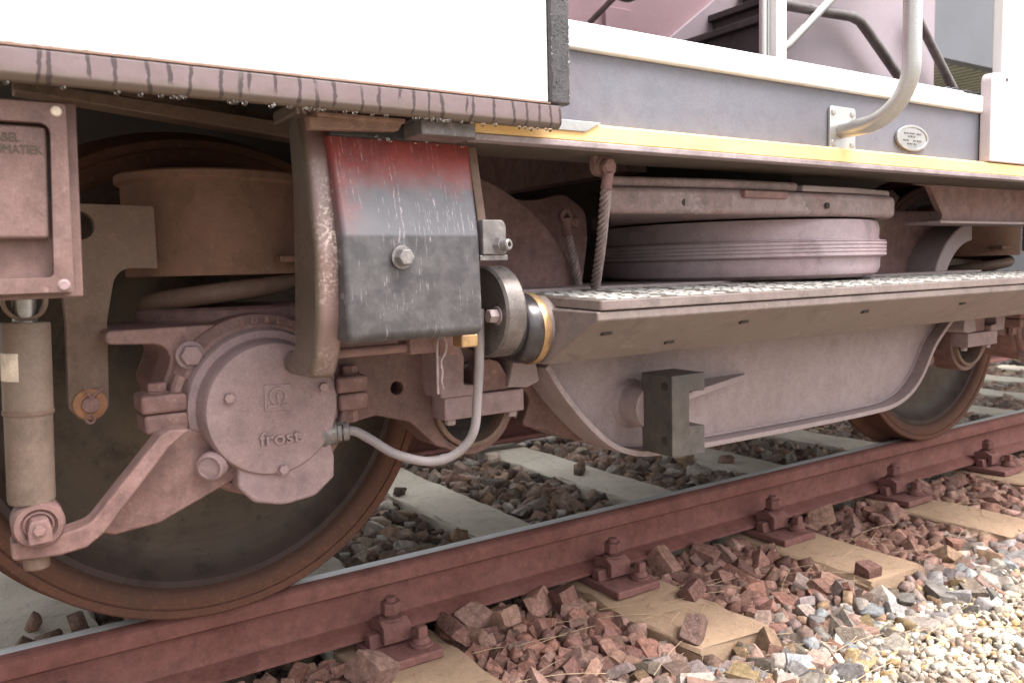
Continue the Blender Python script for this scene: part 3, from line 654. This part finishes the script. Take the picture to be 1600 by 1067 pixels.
# cross beam and dark machinery in the middle of the bogie
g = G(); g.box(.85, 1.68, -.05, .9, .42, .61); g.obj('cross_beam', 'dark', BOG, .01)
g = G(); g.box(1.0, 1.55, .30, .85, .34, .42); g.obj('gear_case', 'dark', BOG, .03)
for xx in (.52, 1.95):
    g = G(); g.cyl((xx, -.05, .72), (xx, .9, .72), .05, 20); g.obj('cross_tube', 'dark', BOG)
# swept arms of the frame end over the second wheel
g = G(); g.prism([(1.60, .60), (1.78, .80), (2.1, .80), (2.1, .72)] + arc(2.06, .58, .15, 85, 175, 10), -.27, -.22, 'Y'); g.obj('swept_bracket', 'bogie', BOG, .006)
g = G(); g.prism([(1.50, .60), (1.72, .85), (1.76, .83), (1.56, .60)], -.33, -.25, 'Y'); g.obj('stay_bar', 'olive', BOG, .004)
g = G(); g.prism(arc(2.10, .54, .225, 95, 178, 14) + arc(2.10, .54, .17, 178, 95, 14), -.36, -.24, 'Y'); g.obj('arched_pipe_guard', 'frame', BOG, .006)

# --- scratched cover box, guard, disc and step
g = G(); g.prism(fillet([(-.560, .862), (-.600, .712, .02), (-.606, .576, .012), (-.592, .567, .008), (-.50, .575), (-.49, .862)], 4), .040, .252, 'X')
for v in g.b.verts:
    if v.co.z > .70 and v.co.x > .2: v.co.x += (v.co.z-.70)*.06
cv = g.obj('cover_box', 'cover', BOG, .010, 4)
g = G(); g.box(.040, .266, -.5735, -.545, .8455, .8635); g.obj('top_shade_lip', 'black', cv, .002)  # black lip, the shadow under the skirt put into its colour
g = G(); g.prism([(-.545, .86), (-.575, .72), (-.53, .72), (-.50, .86)], .2665, .282, 'X'); g.obj('side_plate', 'olive', cv, .002)
bolt(cv, (.123, -.6055, .682), (0, -1, 0), .0125, .017, 'bluegrey')
g = G(); g.prism(fillet([(.256, .735), (.292, .735, .006), (.297, .726, .004), (.297, .684, .004), (.256, .684)], 3), -.602, -.535, 'Y'); fb = g.obj('valve_block', 'bluegrey', BOG, .002)
g = G(); d = Vector((.35, -.93, 0)).normalized(); p = Vector((.284, -.598, .698)); fr = g.frame3(d)
g.lathe([(0, 0), (.0125, 0), (.0125, .010), (0, .010)], p, fr, 6); g.lathe([(.004, .010), (.0088, .010), (.0088, .020), (.007, .022), (.004, .022), (.004, .012)], p, fr, 20); g.obj('hose_fitting', 'bluegrey', fb, .0006)
g = G(); g.box(.252, .300, -.60, -.54, .6755, .6835); g.obj('spacer', 'bluegrey', fb, .001)
# hanging bracket below the cover: rod, eye block, spring cotter
g = G(); g.cyl((.06, -.50, .547), (.246, -.50, .5475), .0075, 16); g.obj('locking_rod', 'bogie', BOG)
g = G(); g.box(.175, .225, -.515, -.47, .537, .566); g.box(.2255, .262, -.512, -.47, .53, .566); g.obj('rod_block', 'bogie', BOG, .003)
g = G(); g.box(.242, .272, -.555, -.525, .545, .5655); g.obj('rod_end', 'brass', BOG, .003)
g = G(); yq = -.53
g.tube(smooth_path([(.212, yq, .475), (.2125, yq, .52), (.213, yq, .545), (.216, yq, .560), (.224, yq, .562), (.229, yq, .553), (.227, yq, .538), (.219, yq, .524), (.221, yq, .508), (.2165, yq-.004, .494), (.222, yq, .482)], 6), .0021, 8); g.obj('spring_cotter', 'rope', BOG)
# rounded guard horn
outline = fillet([(-.486, .888), (-.530, .888, .012), (-.558, .822, .08), (-.582, .690, .12), (-.576, .60, .10), (-.556, .548, .03), (-.532, .516, .022), (-.412, .514, .016), (-.412, .546, .016), (-.468, .556, .02), (-.482, .66, .1), (-.492, .78, .1), (-.486, .86)], 6)
g = G(); g.prism(outline, .011, .051, 'X'); g.obj('guard_horn', 'guard', BOG, .0175, 5)
g = G(); g.box(.0, .06, -.56, -.46, .872, .892); g.obj('guard_bracket', 'guard', BOG, .004)
# flange disc, shaft, collar
g = G(); g.lathe([(0, .012), (.070, .012), (.074, .016), (.074, .046), (.071, .050), (0, .050)], (.302, -.50, .594), 'X', 72); dk = g.obj('flange_disc', 'disc', BOG, smooth=35)
bolt(dk, (.314, -.545, .590), (-1, 0, 0), .0115, .018, 'frame')
g = G(); g.lathe([(0, 0), (.050, 0), (.050, .04), (0, .04)], (.352, -.50, .570), 'X', 48); g.obj('shaft', 'black', dk)
g = G(); g.lathe([(.0, .0), (.050, 0), (.055, .004), (.058, .012), (.0585, .028), (0, .028)], (.366, -.50, .563), 'X', 72); cl = g.obj('clamp_collar', 'darksteel', BOG, smooth=40)
g = G(); g.lathe([(.0, .0), (.0595, 0), (.0602, .002), (.0602, .012), (.0595, .014), (0, .014)], (.3945, -.50, .562), 'X', 72); g.obj('brass_ring', 'brass', cl, smooth=40)
g = G(); g.lathe([(.0, .0), (.0555, 0), (.0555, .022), (0, .022)], (.409, -.50, .5615), 'X', 72); g.obj('end_plug', 'step', cl, smooth=40)
# foot step: hollow tapered bar and tread plate
SX1 = 2.75
g = G(); g.hull([(.428, -.652, .593), (SX1, -.652, .593), (.428, -.652, .579), (SX1, -.652, .579), (.412, -.53, .503), (SX1, -.53, .503), (.412, -.45, .503), (SX1, -.45, .503), (.425, -.46, .600), (.425, -.40, .600), (SX1, -.40, .600), (.418, -.53, .594)])
sb = g.obj('step_beam', 'step', BOG, .004, 3, smooth=20)
def tz(y): return .611 + (y+.655)*.030
g = G(); V = []
for (x, y) in fillet([(.433, -.655, .006), (SX1+.003, -.655), (SX1+.003, -.395), (.440, -.395), (.428, -.52, .03)], 3): V.append((x, y))
bt = [g.b.verts.new((x, y, tz(y)-.0165)) for x, y in V]; tpv = [g.b.verts.new((x, y, tz(y))) for x, y in V]
g.b.faces.new(bt[::-1]); g.b.faces.new(tpv)
for i in range(len(V)): g.b.faces.new((bt[i], bt[(i+1) % len(V)], tpv[(i+1) % len(V)], tpv[i]))
tr = g.obj('tread_plate', 'step', sb, .0025); tr.data.materials.append(M['dark_brown'])  # second slot: darker brown top between the studs
for p in tr.data.polygons:
    if p.normal.z > .9: p.material_index = 1
g = G()
for i in range(74):
    for j in range(7):
        if i % 5 == 4: continue
        x = .462+.0305*i + (.004 if j % 2 else -.004); y = -.640+.0345*j; z = tz(y)
        dx, dy = .0125, .0128
        v = [(x-dx, y-dy, z), (x+dx, y-dy, z), (x+dx, y+dy, z), (x-dx, y+dy, z), (x-dx*.84, y-dy*.7, z+.0022), (x+dx*.84, y-dy*.7, z+.0022), (x+dx*.84, y+dy*.7, z+.0022), (x-dx*.84, y+dy*.7, z+.0022)]
        vv = [g.b.verts.new(p) for p in v]
        for f in ((4, 5, 6, 7), (0, 1, 5, 4), (1, 2, 6, 5), (2, 3, 7, 6), (3, 0, 4, 7)): g.b.faces.new([vv[k] for k in f])
tag(g.obj('tread_studs', 'studs', sb), kind='stuff')
for x, z in ((.475, .556), (.66, .526), (.80, .556), (1.17, .556), (1.55, .556), (2.0, .556)):
    t_ = (z-.579)/(.503-.579); y = -.652+.122*t_
    g = G(); g.cyl((x-.010, y-.0004, z), (x+.010, y-.0004, z+.001), .0042, 10); g.obj('drain_slot', 'dark', sb)

# ------------------------------------------------------------------ carriage body
CAR = thing('rail_carriage', 'white rail carriage side with yellow-edged sill, grey parapet and stairwell', 'rail carriage', (0, .815, .85))
g = G(); g.box(-4.5, .337, -.660, -.625, .8985, 3.3); bp = g.obj('side_panel', 'white', CAR, .002)
g = G(); g.prism(fillet([(-.6645, .8955), (-.6645, .869, .005), (-.658, .8625, .005), (-.646, .8625), (-.646, .8955)], 3), -4.5, .358, 'X'); sk = g.obj('skirt_strip', 'skirt', CAR, .003)
g = G(); g.box(-4.5, .337, -.6650, -.64, .8957, .8979); g.obj('rusty_seam', 'skirtbr', sk)
g = G(); g.box(.3375, .3725, -.667, -.60, .8962, 3.3); st = g.obj('rubber_edge', 'wetrub', CAR, .004)
g = G(); g.box(-4.5, .36, -.60, -.57, .90, 3.3); g.box(.335, .365, -.57, .2, 1.05, 3.3); g.obj('inner_wall', 'pink', CAR)
# water drops on the rubber edge and below the skirt
g = G()
for k in range(420): g.ball((random.uniform(.3395, .3705), -.667, random.uniform(.90, 1.12)), random.uniform(.0007, .0021), (1, .6, 1.1), 6, 4)
for k in range(46):
    x = random.uniform(-.33, .35); g.ball((x, -.655+random.uniform(-.004, .003), .861), random.uniform(.0018, .0034), (1, 1, 1.15), 8, 6)
for k in range(10): g.ball((.06+.19*random.random(), -.5735-random.uniform(0, .002), .845+random.uniform(-.004, .003)), random.uniform(.0014, .0024), (1, .8, 1), 8, 6)
tag(g.obj('water_drops', 'water', CAR), kind='stuff')
# sill
g = G(); g.prism([(-.612, .884), (-.624, .880), (-.624, .8545), (-.56, .8545), (-.56, .884)], .234, 7, 'X'); sy = g.obj('yellow_sill', 'yellow', CAR, .002)
g = G(); g.box(.234, 7, -.6262, -.60, .8445, .8540); g.obj('sill_lip', 'purple', sy, .002)
g = G(); g.box(.234, 7, -.5995, -.47, .8465, .8542); g.obj('sill_soffit', 'dark_brown', sy)
g = G(); g.box(.148, .2335, -.628, -.57, .846, .866); g.box(.148, .160, -.630, -.57, .866, .872); g.obj('sill_end_block', 'bluegrey', CAR, .002)
g = G(); g.prism([(.36, .868), (.43, .868), (.462, .884), (.36, .884)], -.6285, -.60, 'Y'); g.obj('sill_clip', 'steel', CAR, .001)
g = G(); g.box(.01, .134, -.61, -.56, .862, .8565+.012); g.prism([(.0, .846), (.125, .852), (.134, .866), (0, .862)], -.606, -.59, 'Y'); g.obj('rusted_bracket', 'skirtbr', CAR, .002)
# grey parapet and white band
g = G(); g.box(.366, 1.656, -.60, -.565, .8835, .9962); pp = g.obj('parapet_panel', 'panel', CAR, .001)
g = G(); g.box(.3735, 1.545, -.612, -.55, .9968, 1.038); g.obj('white_band', 'band', CAR, .004)
g = G(); g.box(1.5455, 1.655, -.610, -.55, .9968, 1.036); g.obj('band_end_piece', 'band', CAR, .004)
# outside handrail
g = G(); g.prism(fillet([(1.062, .8845), (1.146, .8845), (1.146, .966, .008), (1.062, .966, .008)], 4), -.606, -.6005, 'Y'); hp = g.obj('handrail_plate', 'chrome', CAR, .0012)
for x in (1.073, 1.134):
    for z in (.954, .893):
        g = G(); g.lathe([(0, -.003), (.006, -.002), (.0066, 0), (0, 0)], (x, -.606, z), 'Y', 16); g.obj('screw_head', 'steel', hp)
pts = [(1.10, -.606, .921), (1.10, -.65, .921)] + [(1.10, -.65-.10*sin(radians(a)), .921+.10*(1-cos(radians(a)))) for a in range(10, 91, 10)] + [(1.10, -.75, 1.1), (1.10, -.75, 1.75)]
g = G(); g.tube(pts, .0165, 24); g.obj('handrail', 'chrome', CAR, smooth=50)
# oval cast plate
g = G(); el = lambda a, b, n=40: [(1.35+a*cos(2*pi*k/n), .921+b*sin(2*pi*k/n)) for k in range(n)]
g.prism(el(.058, .0262), -.606, -.6005, 'Y'); ov = g.obj('oval_plate', 'steel', CAR, .0008)
g = G(); g.prism(el(.060, .0275), -.6075, -.601, 'Y', [el(.053, .0222)]); g.obj('plate_rim', 'steel', ov, .0008)
for dz, ws in ((.0095, (-.028, -.02, -.006, .004, .02, .028)), (.003, (-.012, -.002, .006)), (-.0055, (-.03, -.018, .008, .022, .03)), (-.0125, (-.015, -.005, .010))):
    g = G()
    for q in ws: g.box(1.35+q-.0042, 1.35+q+.0036, -.6072, -.6055, .921+dz-.0014, .921+dz+.0014)
    g.obj('worn_letter_row', 'tubegrey', ov)
# pale locker and post at the right
g = G(); g.prism(fillet([(1.632, .8835), (2.6, .8835), (2.6, 1.118), (1.70, 1.092, .03), (1.632, 1.086, .022)], 5), -.628, -.602, 'Y'); lk = g.obj('locker', 'locker', CAR, .003)
g = G(); g.cyl((1.70, -.6285, 1.075), (1.70, -.6265, 1.075), .0045, 14); g.obj('vent_hole', 'dark', lk)
g = G(); g.box(1.735, 2.6, -.60, -.575, 1.06, 3.2); g.obj('corner_post', 'white', CAR, .004)
# grey cloth or mat lying on the band end
g = G(); n = 14
vv = [[g.b.verts.new((1.49+.16*i/n, -.60+.09*j/4, 1.0385+.006*abs(sin(i*1.3+j))+.004*random.random())) for j in range(5)] for i in range(n+1)]
for i in range(n):
    for j in range(4): g.b.faces.new((vv[i][j], vv[i+1][j], vv[i+1][j+1], vv[i][j+1]))
tag(g.obj('folded_cloth', 'panel'), 'small crumpled grey cloth on the white parapet band', 'cloth')
# floor and underside
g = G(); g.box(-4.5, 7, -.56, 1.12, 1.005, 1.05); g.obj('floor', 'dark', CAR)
g = G(); g.box(.3, 4.4, .95, 1.12, .60, 1.004); g.obj('sky_blocker', 'dark', CAR, .01)  # added dark block, closes off the sky visible beneath the floor
g = G(); g.prism([(-.30, .955), (-.30, .938), (.20, .886), (.20, .915)], -.22, -.17, 'Y'); g.prism([(-.28, 1.0), (.3, .905), (.3, .925), (-.2, 1.0)], -.12, -.06, 'Y'); g.obj('underfloor_stay', 'olive', CAR, .003)
g = G(); g.box(.80, .86, -.30, .94, .86, 1.0); g.obj('floor_beam', 'bogie', CAR, .003)
g = G(); g.box(.86, 1.6, -.10, -.07, .83, 1.0); g.obj('floor_beam', 'dark', CAR, .003)
# under-sill bracket at the right
g = G(); g.prism(fillet([(1.60, .8455), (1.66, .842, .02), (1.725, .765, .012), (1.70, .755), (3.6, .755), (3.6, .8455)], 5), -.47, -.455, 'Y'); sbk = g.obj('sill_bracket', 'bogie', CAR, .002)
g = G(); g.box(1.66, 3.6, -.50, -.40, .748, .7545); g.obj('bracket_flange', 'frame', sbk, .002)
# rope bracket and rope
g = G(); g.prism(fillet([(.514, .8492), (.514, .817, .015), (.552, .812, .015), (.552, .8492)], 5), -.546, -.53, 'Y'); rb = g.obj('rope_bracket', 'bogie', CAR, .003)
bolt(rb, (.534, -.546, .8305), (0, -1, 0), .0135, .018, 'bogie')
g = G(); g.cyl((.5325, -.558, .816), (.5275, -.558, .790), .0095, 16); g.lathe([(.007, -.004), (.0145, -.004), (.0145, .004), (.007, .004)], (.5345, -.556, .8275), 'Y', 24); g.obj('rope_ferrule', 'bogie', CAR, .001)
rope((.528, -.558, .797), (.639, -.378, .585), (.004, 0, 0), 'wire_rope', CAR, .0098, 5, 4.5)
# switch box at the far left
g = G()
g.prism(fillet([(-.70, .640), (-.268, .6435), (-.262, .8565), (-.70, .8565)], 1), -.60, -.50, 'Y'); bx = g.obj('equipment_box', 'boxpaint', CAR, .003)
fr_out = fillet([(-.70, .648), (-.279, .650, .004), (-.2745, .850, .004), (-.70, .850)], 3); fr_in = fillet([(-.66, .664), (-.2975, .666, .006), (-.2905, .829, .010), (-.66, .829)], 4)
g = G(); g.prism(fr_out, -.622, -.6005, 'Y', [fr_in]); bf = g.obj('box_frame', 'boxpaint', bx, .002)
g = G(); g.prism([(-.655, .7075), (-.2985, .7075), (-.2935, .826), (-.655, .826)], -.6165, -.6006, 'Y'); bd = g.obj('box_door', 'boxpaint', bx, .004)
text('lettering', 'KABEL', .0125, .0006, (-.3190, -.6168, .8125), 'dark_brown', bd, 'RIGHT', .84)
text('lettering', 'PNEUMATIEK', .0125, .0006, (-.2990, -.6168, .8005), 'dark_brown', bd, 'RIGHT', .84)
g = G(); g.lathe([(0, -.002), (.0045, -.002), (.0062, -.0008), (.0066, 0), (0, 0)], (-.2885, -.622, .6575), 'Y', 20); g.obj('screw_head', 'cap', bf)
g = G(); g.lathe([(0, -.002), (.0045, -.002), (.0055, 0), (0, 0)], (-.284, -.622, .842), 'Y', 20); g.obj('screw_head', 'label', bf)

# interior of the open vestibule
WY = 1.1
g = G(); g.box(-.5, 4.43, WY, WY+.05, .95, 3.2); g.obj('vestibule_wall', 'pink', CAR)
st = None
for i in range(8):
    g = G(); x0 = 2.34+.205*i; z1 = 1.635+.145*i
    g.box(x0, x0+.30, .30, WY-.002, z1-.14, z1-.03); r_ = g.obj('stair_riser', 'stair', CAR)
    g = G(); g.box(x0-.03, x0+.30, .29, WY-.003, z1-.029, z1); g.obj('tread_nosing', 'stair', r_, .004)
g = G(); g.prism([(1.45, 1.05), (3.8, 2.75), (3.8, 2.35), (2.1, 1.05)], WY-.03, WY-.001, 'Y'); g.obj('stair_stringer', 'lilac', CAR)
g = G(); g.box(1.985, 2.93, .25, .28, 1.052, 3.2); g.obj('stair_screen', 'lilac', CAR)
g = G(); g.tube([(1.86, .20, 1.505), (2.10, .20, 1.513), (2.31, .20, 1.522), (2.36, .20, 1.513), (2.40, .20, 1.488), (2.609, .20, 1.344), (2.80, .20, 1.20)], .0185, 14); g.obj('inner_handrail', 'tubegrey', CAR, smooth=60)
g = G(); g.tube([(2.70, .20, 1.60), (2.73, .20, 1.571), (2.99, .20, 1.334), (3.14, .2, 1.20)], .017, 14); g.obj('inner_handrail', 'tubegrey', CAR, smooth=60)
g = G(); g.tube([(1.80, .18, 1.30), (1.935, .18, 1.37), (2.13, .18, 1.525), (2.5, .18, 1.82)], .015, 12); g.obj('inner_handrail', 'chrome', CAR)
g = G(); g.tube(smooth_path([(1.74, .9, 1.90), (1.77, .9, 1.76), (1.84, .9, 1.72), (1.93, .9, 1.74), (2.10, .9, 1.90)], 6), .022, 14); g.cyl((1.83, .9, 1.72), (1.83, 1.09, 1.65), .012, 12); g.obj('grab_loop', 'tubegrey', CAR, smooth=60)
g = G(); g.box(1.92, 2.06, WY-.02, WY-.001, 1.3, 1.74); g.obj('wall_hatch', 'pink', CAR, .003)
g = G(); g.cyl((1.052, -.45, 1.039), (1.052, -.45, 2.6), .008, 16); g.cyl((1.066, -.452, 1.039), (1.066, -.452, 2.6), .0035, 12); g.obj('glass_edge', 'chrome', CAR)
g = G(); g.box(1.071, 1.104, -.47, -.45, 1.0385, 2.6); g.obj('window_post', 'band', CAR, .003)

# ------------------------------------------------------------------ station building seen through the vestibule
g = G(); BLD = thing('station_building', 'blurred grey station building with corrugated soffit seen through the carriage', 'building', (14, 6.5, -.2))
g.box(6, 26, 6.5, 7, -.24, 3.2); g.obj('wall', 'bldg', BLD)
g = G()
for i in range(90): x = 6+.2*i; g.box(x, x+.12, 4.2, 6.5, 3.15, 3.19)
g.box(6, 26, 4.2, 6.5, 3.1905, 3.22); g.obj('soffit', 'soffit', BLD)
g = G(); g.box(6, 26, 4.05, 4.2, 3.1, 6.4); g.box(6, 26, 4.2, 7, 6.3, 6.4); g.obj('fascia', 'bldg', BLD)

# ------------------------------------------------------------------ stones
def proto(seed):
    """broken-stone block: jittered box with knocked-off corners"""
    r = random.Random(seed); b = bmesh.new(); sx, sy, sz = r.uniform(.5, .72), r.uniform(.38, .55), r.uniform(.24, .46)
    sh = r.uniform(-.25, .25); tw = r.uniform(-.3, .3)
    for ix in (-1, 1):
        for iy in (-1, 1):
            for iz in (-1, 1):
                c = Vector((ix*sx*r.uniform(.72, 1), iy*sy*r.uniform(.7, 1), iz*sz*r.uniform(.7, 1)))
                if r.random() < .45: b.verts.new((c.x+sh*c.z, c.y+tw*c.x, c.z)); continue
                k = r.uniform(.12, .5)
                for q in range(3):
                    d = c.copy(); d[q] *= 1-k*r.uniform(.6, 1.3); b.verts.new((d.x+sh*d.z, d.y+tw*d.x, d.z))
    bmesh.ops.convex_hull(b, input=b.verts[:])
    for v in [v for v in b.verts if not v.link_faces]: b.verts.remove(v)
    bmesh.ops.triangulate(b, faces=b.faces[:]); b.verts.index_update()
    V = np.array([v.co[:] for v in b.verts], np.float32); F = np.array([[v.index for v in f.verts] for f in b.faces], np.int32); b.free(); return V, F
PROT = [proto(100+k) for k in range(36)]
def rotm():
    """lying flat more or less, any heading"""
    e = Matrix.Rotation(RNG.normal(0, .5), 3, 'X') @ Matrix.Rotation(RNG.normal(0, .5), 3, 'Y') if RNG.random() < .8 else Matrix.Rotation(RNG.uniform(0, 6), 3, 'X') @ Matrix.Rotation(RNG.uniform(0, 6), 3, 'Y')
    return np.array(Matrix.Rotation(RNG.uniform(0, 2*pi), 3, 'Z') @ e, np.float32)
def project(p):
    d = Vector(p)-CAM; z = d.dot(cF)
    if z < .1: return None
    f = 28.882/36*1600; return 800+f*d.dot(cR)/z, 533.5-f*d.dot(cU)/z, f/z
def poisson(x0, x1, y0, y1, rad, tries):
    cell = rad/1.42; grid = {}; out = []
    X = RNG.uniform(x0, x1, tries); Y = RNG.uniform(y0, y1, tries)
    for x, y in zip(X, Y):
        i, j = int(x/cell+1000), int(y/cell+1000); ok = True
        for a in range(i-2, i+3):
            for b in range(j-2, j+3):
                q = grid.get((a, b))
                if q and (q[0]-x)**2+(q[1]-y)**2 < rad*rad: ok = False; break
            if not ok: break
        if ok: grid[(i, j)] = (x, y); out.append((x, y))
    return out
def on_sleeper(x, y, m=0.):
    m += .016*sin(31*x+47*y)*(1 if m < .01 else 0)
    k = (x-.357)/.637; d = abs(k-round(k))*.637
    return d < .118+m and -.44-m < y < 2.12
RED0 = [(.27, .155, .125), (.23, .14, .12), (.31, .20, .165), (.25, .175, .155), (.20, .12, .105), (.33, .23, .20), (.28, .19, .15)]
PALEK = 1.02
RED = [tuple(v*k for v, k in zip(c, (.98, .86, .85))) for c in RED0]
PALE = [(.32, .28, .26), (.36, .31, .28), (.26, .24, .245), (.19, .175, .165), (.33, .22, .19), (.29, .30, .32), (.40, .36, .32), (.32, .23, .13), (.23, .13, .10), (.15, .12, .10)]
GREY = [(.155, .125, .11), (.195, .16, .145), (.125, .10, .09), (.24, .20, .18), (.21, .15, .13), (.17, .15, .145), (.29, .26, .235)]
GRAV = [(.24, .18, .14), (.50, .44, .36), (.56, .51, .44), (.42, .37, .31), (.60, .57, .52), (.52, .40, .25), (.47, .32, .17), (.38, .36, .34), (.53, .45, .38), (.30, .23, .19), (.33, .27, .23)]
GREY = [tuple(v*1.35*k for v, k in zip(c, (1.12, 1, .90))) for c in GREY] + [(.10, .08, .07), (.40, .36, .32), (.33, .22, .15)]
PALE = [tuple(min(.7, v*PALEK) for v in c) for c in PALE]
GRAV = [tuple(min(.75, v*1.15) for v in c) for c in GRAV]
def pick(pal): c = pal[RNG.integers(len(pal))]; k = RNG.uniform(.62, 1.28); return tuple(min(.8, v*k) for v in c)
stones = []                                             # (x, y, z, size, colour, layer)
def lay(x0, x1, y0, y1, size, level, pal, keep=None, layers=2):
    for L in range(layers):
        for x, y in poisson(x0, x1, y0, y1, size*.74, int((x1-x0)*(y1-y0)/(size*size)*7)):
            if keep and not keep(x, y): continue
            sz = size*float(np.clip(RNG.lognormal(0, .28), .55, 1.75))
            stones.append((x, y, level(x, y)+L*size*.30+RNG.uniform(-.006, .006), sz, pal(x, y), L))
def free(x, y): return not on_sleeper(x, y, .012)
def free_out(x, y): return not on_sleeper(x, y, .004) and not any(abs(x-q) < .10 and y > -.14 for q in SLX)
# between the rails and beyond
lay(-1.0, 5.2, .135, 1.48, .046, lambda x, y: -.212, lambda x, y: pick(GREY), free, 2)
lay(5.2, 9.5, .135, 1.48, .06, lambda x, y: -.212, lambda x, y: pick(GREY), free, 1)
lay(0, 9.5, 1.64, 2.6, .06, lambda x, y: -.212, lambda x, y: pick(GREY if RNG.random() < .5 else PALE), None, 1)
# shoulder outside the near rail: rust-dusted close to it, paler outwards
def outpal(x, y):
    f = min(1, max(0, (-.20-y)/.36)) + RNG.uniform(-.25, .25)
    return pick(RED) if f < .42 else pick(PALE) if f > .75 else tuple((a+b)/2 for a, b in zip(pick(RED), pick(PALE)))
lay(-.7, 5.0, -.62, .0, .039, lambda x, y: -.213 + .020*max(0, 1+y/.10) - .02*max(0, min(1, (-.40-y)/.2)), outpal, free_out, 3)
# stones that lie on sleepers
for (x, y, s) in ((1.66, .98, .05), (1.62, .93, .04), (-.28, .47, .05), (-.33, .42, .06), (-.21, .53, .045), (-.30, .60, .04), (2.22, .7, .045), (.92, 1.12, .05), (.26, -.12, .075), (.27, -.26, .05), (1.09, -.2, .05), (.93, -.36, .06), (1.56, -.38, .05)):
    stones.append((x, y, ZS+s*.27, s, pick(GREY if y > .1 else RED), 2))
for (x, y) in ((.50, -.04), (.56, -.02), (1.16, -.03), (1.84, -.03), (.62, -.045), (.74, -.03), (.80, -.05), (1.3, -.04)):
    stones.append((x, y, -.155, .07, pick(RED), 2))
# fine gravel beside the track
gr = []
def glevel(x, y): return -.232 + .022*max(0, min(1, (-.40-y)/.12)) - .0*x
for L in range(2):
    for x, y in poisson(.2, 3.4, -1.0, -.37, .0125, 62000):
        if RNG.random() > min(1, max(.08, (-.42-y)/.24)): continue
        gr.append((x, y, glevel(x, y)+L*.006+RNG.uniform(-.003, .003), 0.0135*float(np.clip(RNG.lognormal(0, .35), .5, 2.6)), pick(GRAV), L))
for x, y in poisson(-1.5, 6, -2.2, -.95, .04, 14000): gr.append((x, y, -.24, .035*RNG.uniform(.7, 1.3), pick(GRAV), 0))

def mass(name, items, mat, parent):
    nv = nf = 0; VS = []; FS = []; CS = []
    for x, y, z, s, col, L in items:
        V, F = PROT[RNG.integers(len(PROT))]; W = (V*s) @ rotm().T + np.array((x, y, z), np.float32)
        VS.append(W); FS.append(F+nv); nv += len(V); CS.append(np.repeat(np.array([[*col, 1]], np.float32), len(V), 0))
    V = np.concatenate(VS); F = np.concatenate(FS); cc = np.concatenate(CS)
    me = bpy.data.meshes.new(name); me.vertices.add(len(V)); me.vertices.foreach_set('co', V.ravel()); me.loops.add(F.size); me.loops.foreach_set('vertex_index', F.ravel())
    me.polygons.add(len(F)); me.polygons.foreach_set('loop_start', np.arange(0, F.size, 3, dtype=np.int32)); me.update(calc_edges=True); me.validate()
    at = me.color_attributes.new('col', 'FLOAT_COLOR', 'POINT'); at.data.foreach_set('color', cc.ravel()); me.materials.append(M[mat])
    o = bpy.data.objects.new(name, me); C.objects.link(o)
    if parent: attach(o, parent)
    return o
score = []
for i, s in enumerate(stones):
    q = project(s[:3]); v = 0
    if q and -20 < q[0] < 1620 and -20 < q[1] < 1090 and (s[5] >= 1):
        v = s[3]*q[2]
        if s[1] > .1: v *= .55                     # partly hidden behind the rail and bogie
    score.append(v)
order = np.argsort(score)[::-1][:300]; chosen = set(int(i) for i in order)
PM = []
for k, (V, F) in enumerate(PROT):
    me = bpy.data.meshes.new('stone'); me.from_pydata(V.tolist(), [], F.tolist()); me.materials.append(M['stone1']); PM.append(me)
for i in sorted(chosen):
    x, y, z, s, col, L = stones[i]
    o = bpy.data.objects.new('stone', PM[RNG.integers(len(PM))]); C.objects.link(o); o.location = (x, y, z); o.scale = (s, s, s*.95)
    o.rotation_euler = Matrix(rotm().tolist()).to_euler(); o.color = (*col, 1); attach(o, bed)
tag(mass('ballast_stones', [s for i, s in enumerate(stones) if i not in chosen], 'stone', bed), kind='stuff')
tag(mass('fine_gravel', gr, 'stone', None), 'fine pale gravel strewn beside the track', 'gravel', kind='stuff')

# dry straws between the stones
g = G()
def straw(x, y, z, L, a, bend, r=.0008):
    pts = [(x+L*t*cos(a)-bend*t*t*sin(a), y+L*t*sin(a)+bend*t*t*cos(a), z+.012*sin(pi*t)*L*3+.006) for t in (0, .25, .5, .75, 1)]
    g.tube(pts, r, 4)
for k in range(190):
    x = random.uniform(.45, 3.0); y = random.uniform(-.75, -.10)
    straw(x, y, -.178 if y > -.4 else -.20, random.uniform(.05, .22), random.uniform(-.6, .6)+random.choice((0, pi)), random.uniform(-.012, .012), random.uniform(.0004, .0009))
for (x, y, z) in ((.60, .2, -.17), (.63, .22, -.17)):
    for k in range(3): g.tube([(x, y, z), (x+random.uniform(-.01, .02), y, z+.05), (x+random.uniform(-.02, .04), y, z+.09)], .0007, 4)
tag(g.obj('dry_straw', 'straw'), 'dry straws scattered over ballast and gravel', 'straw', kind='stuff')
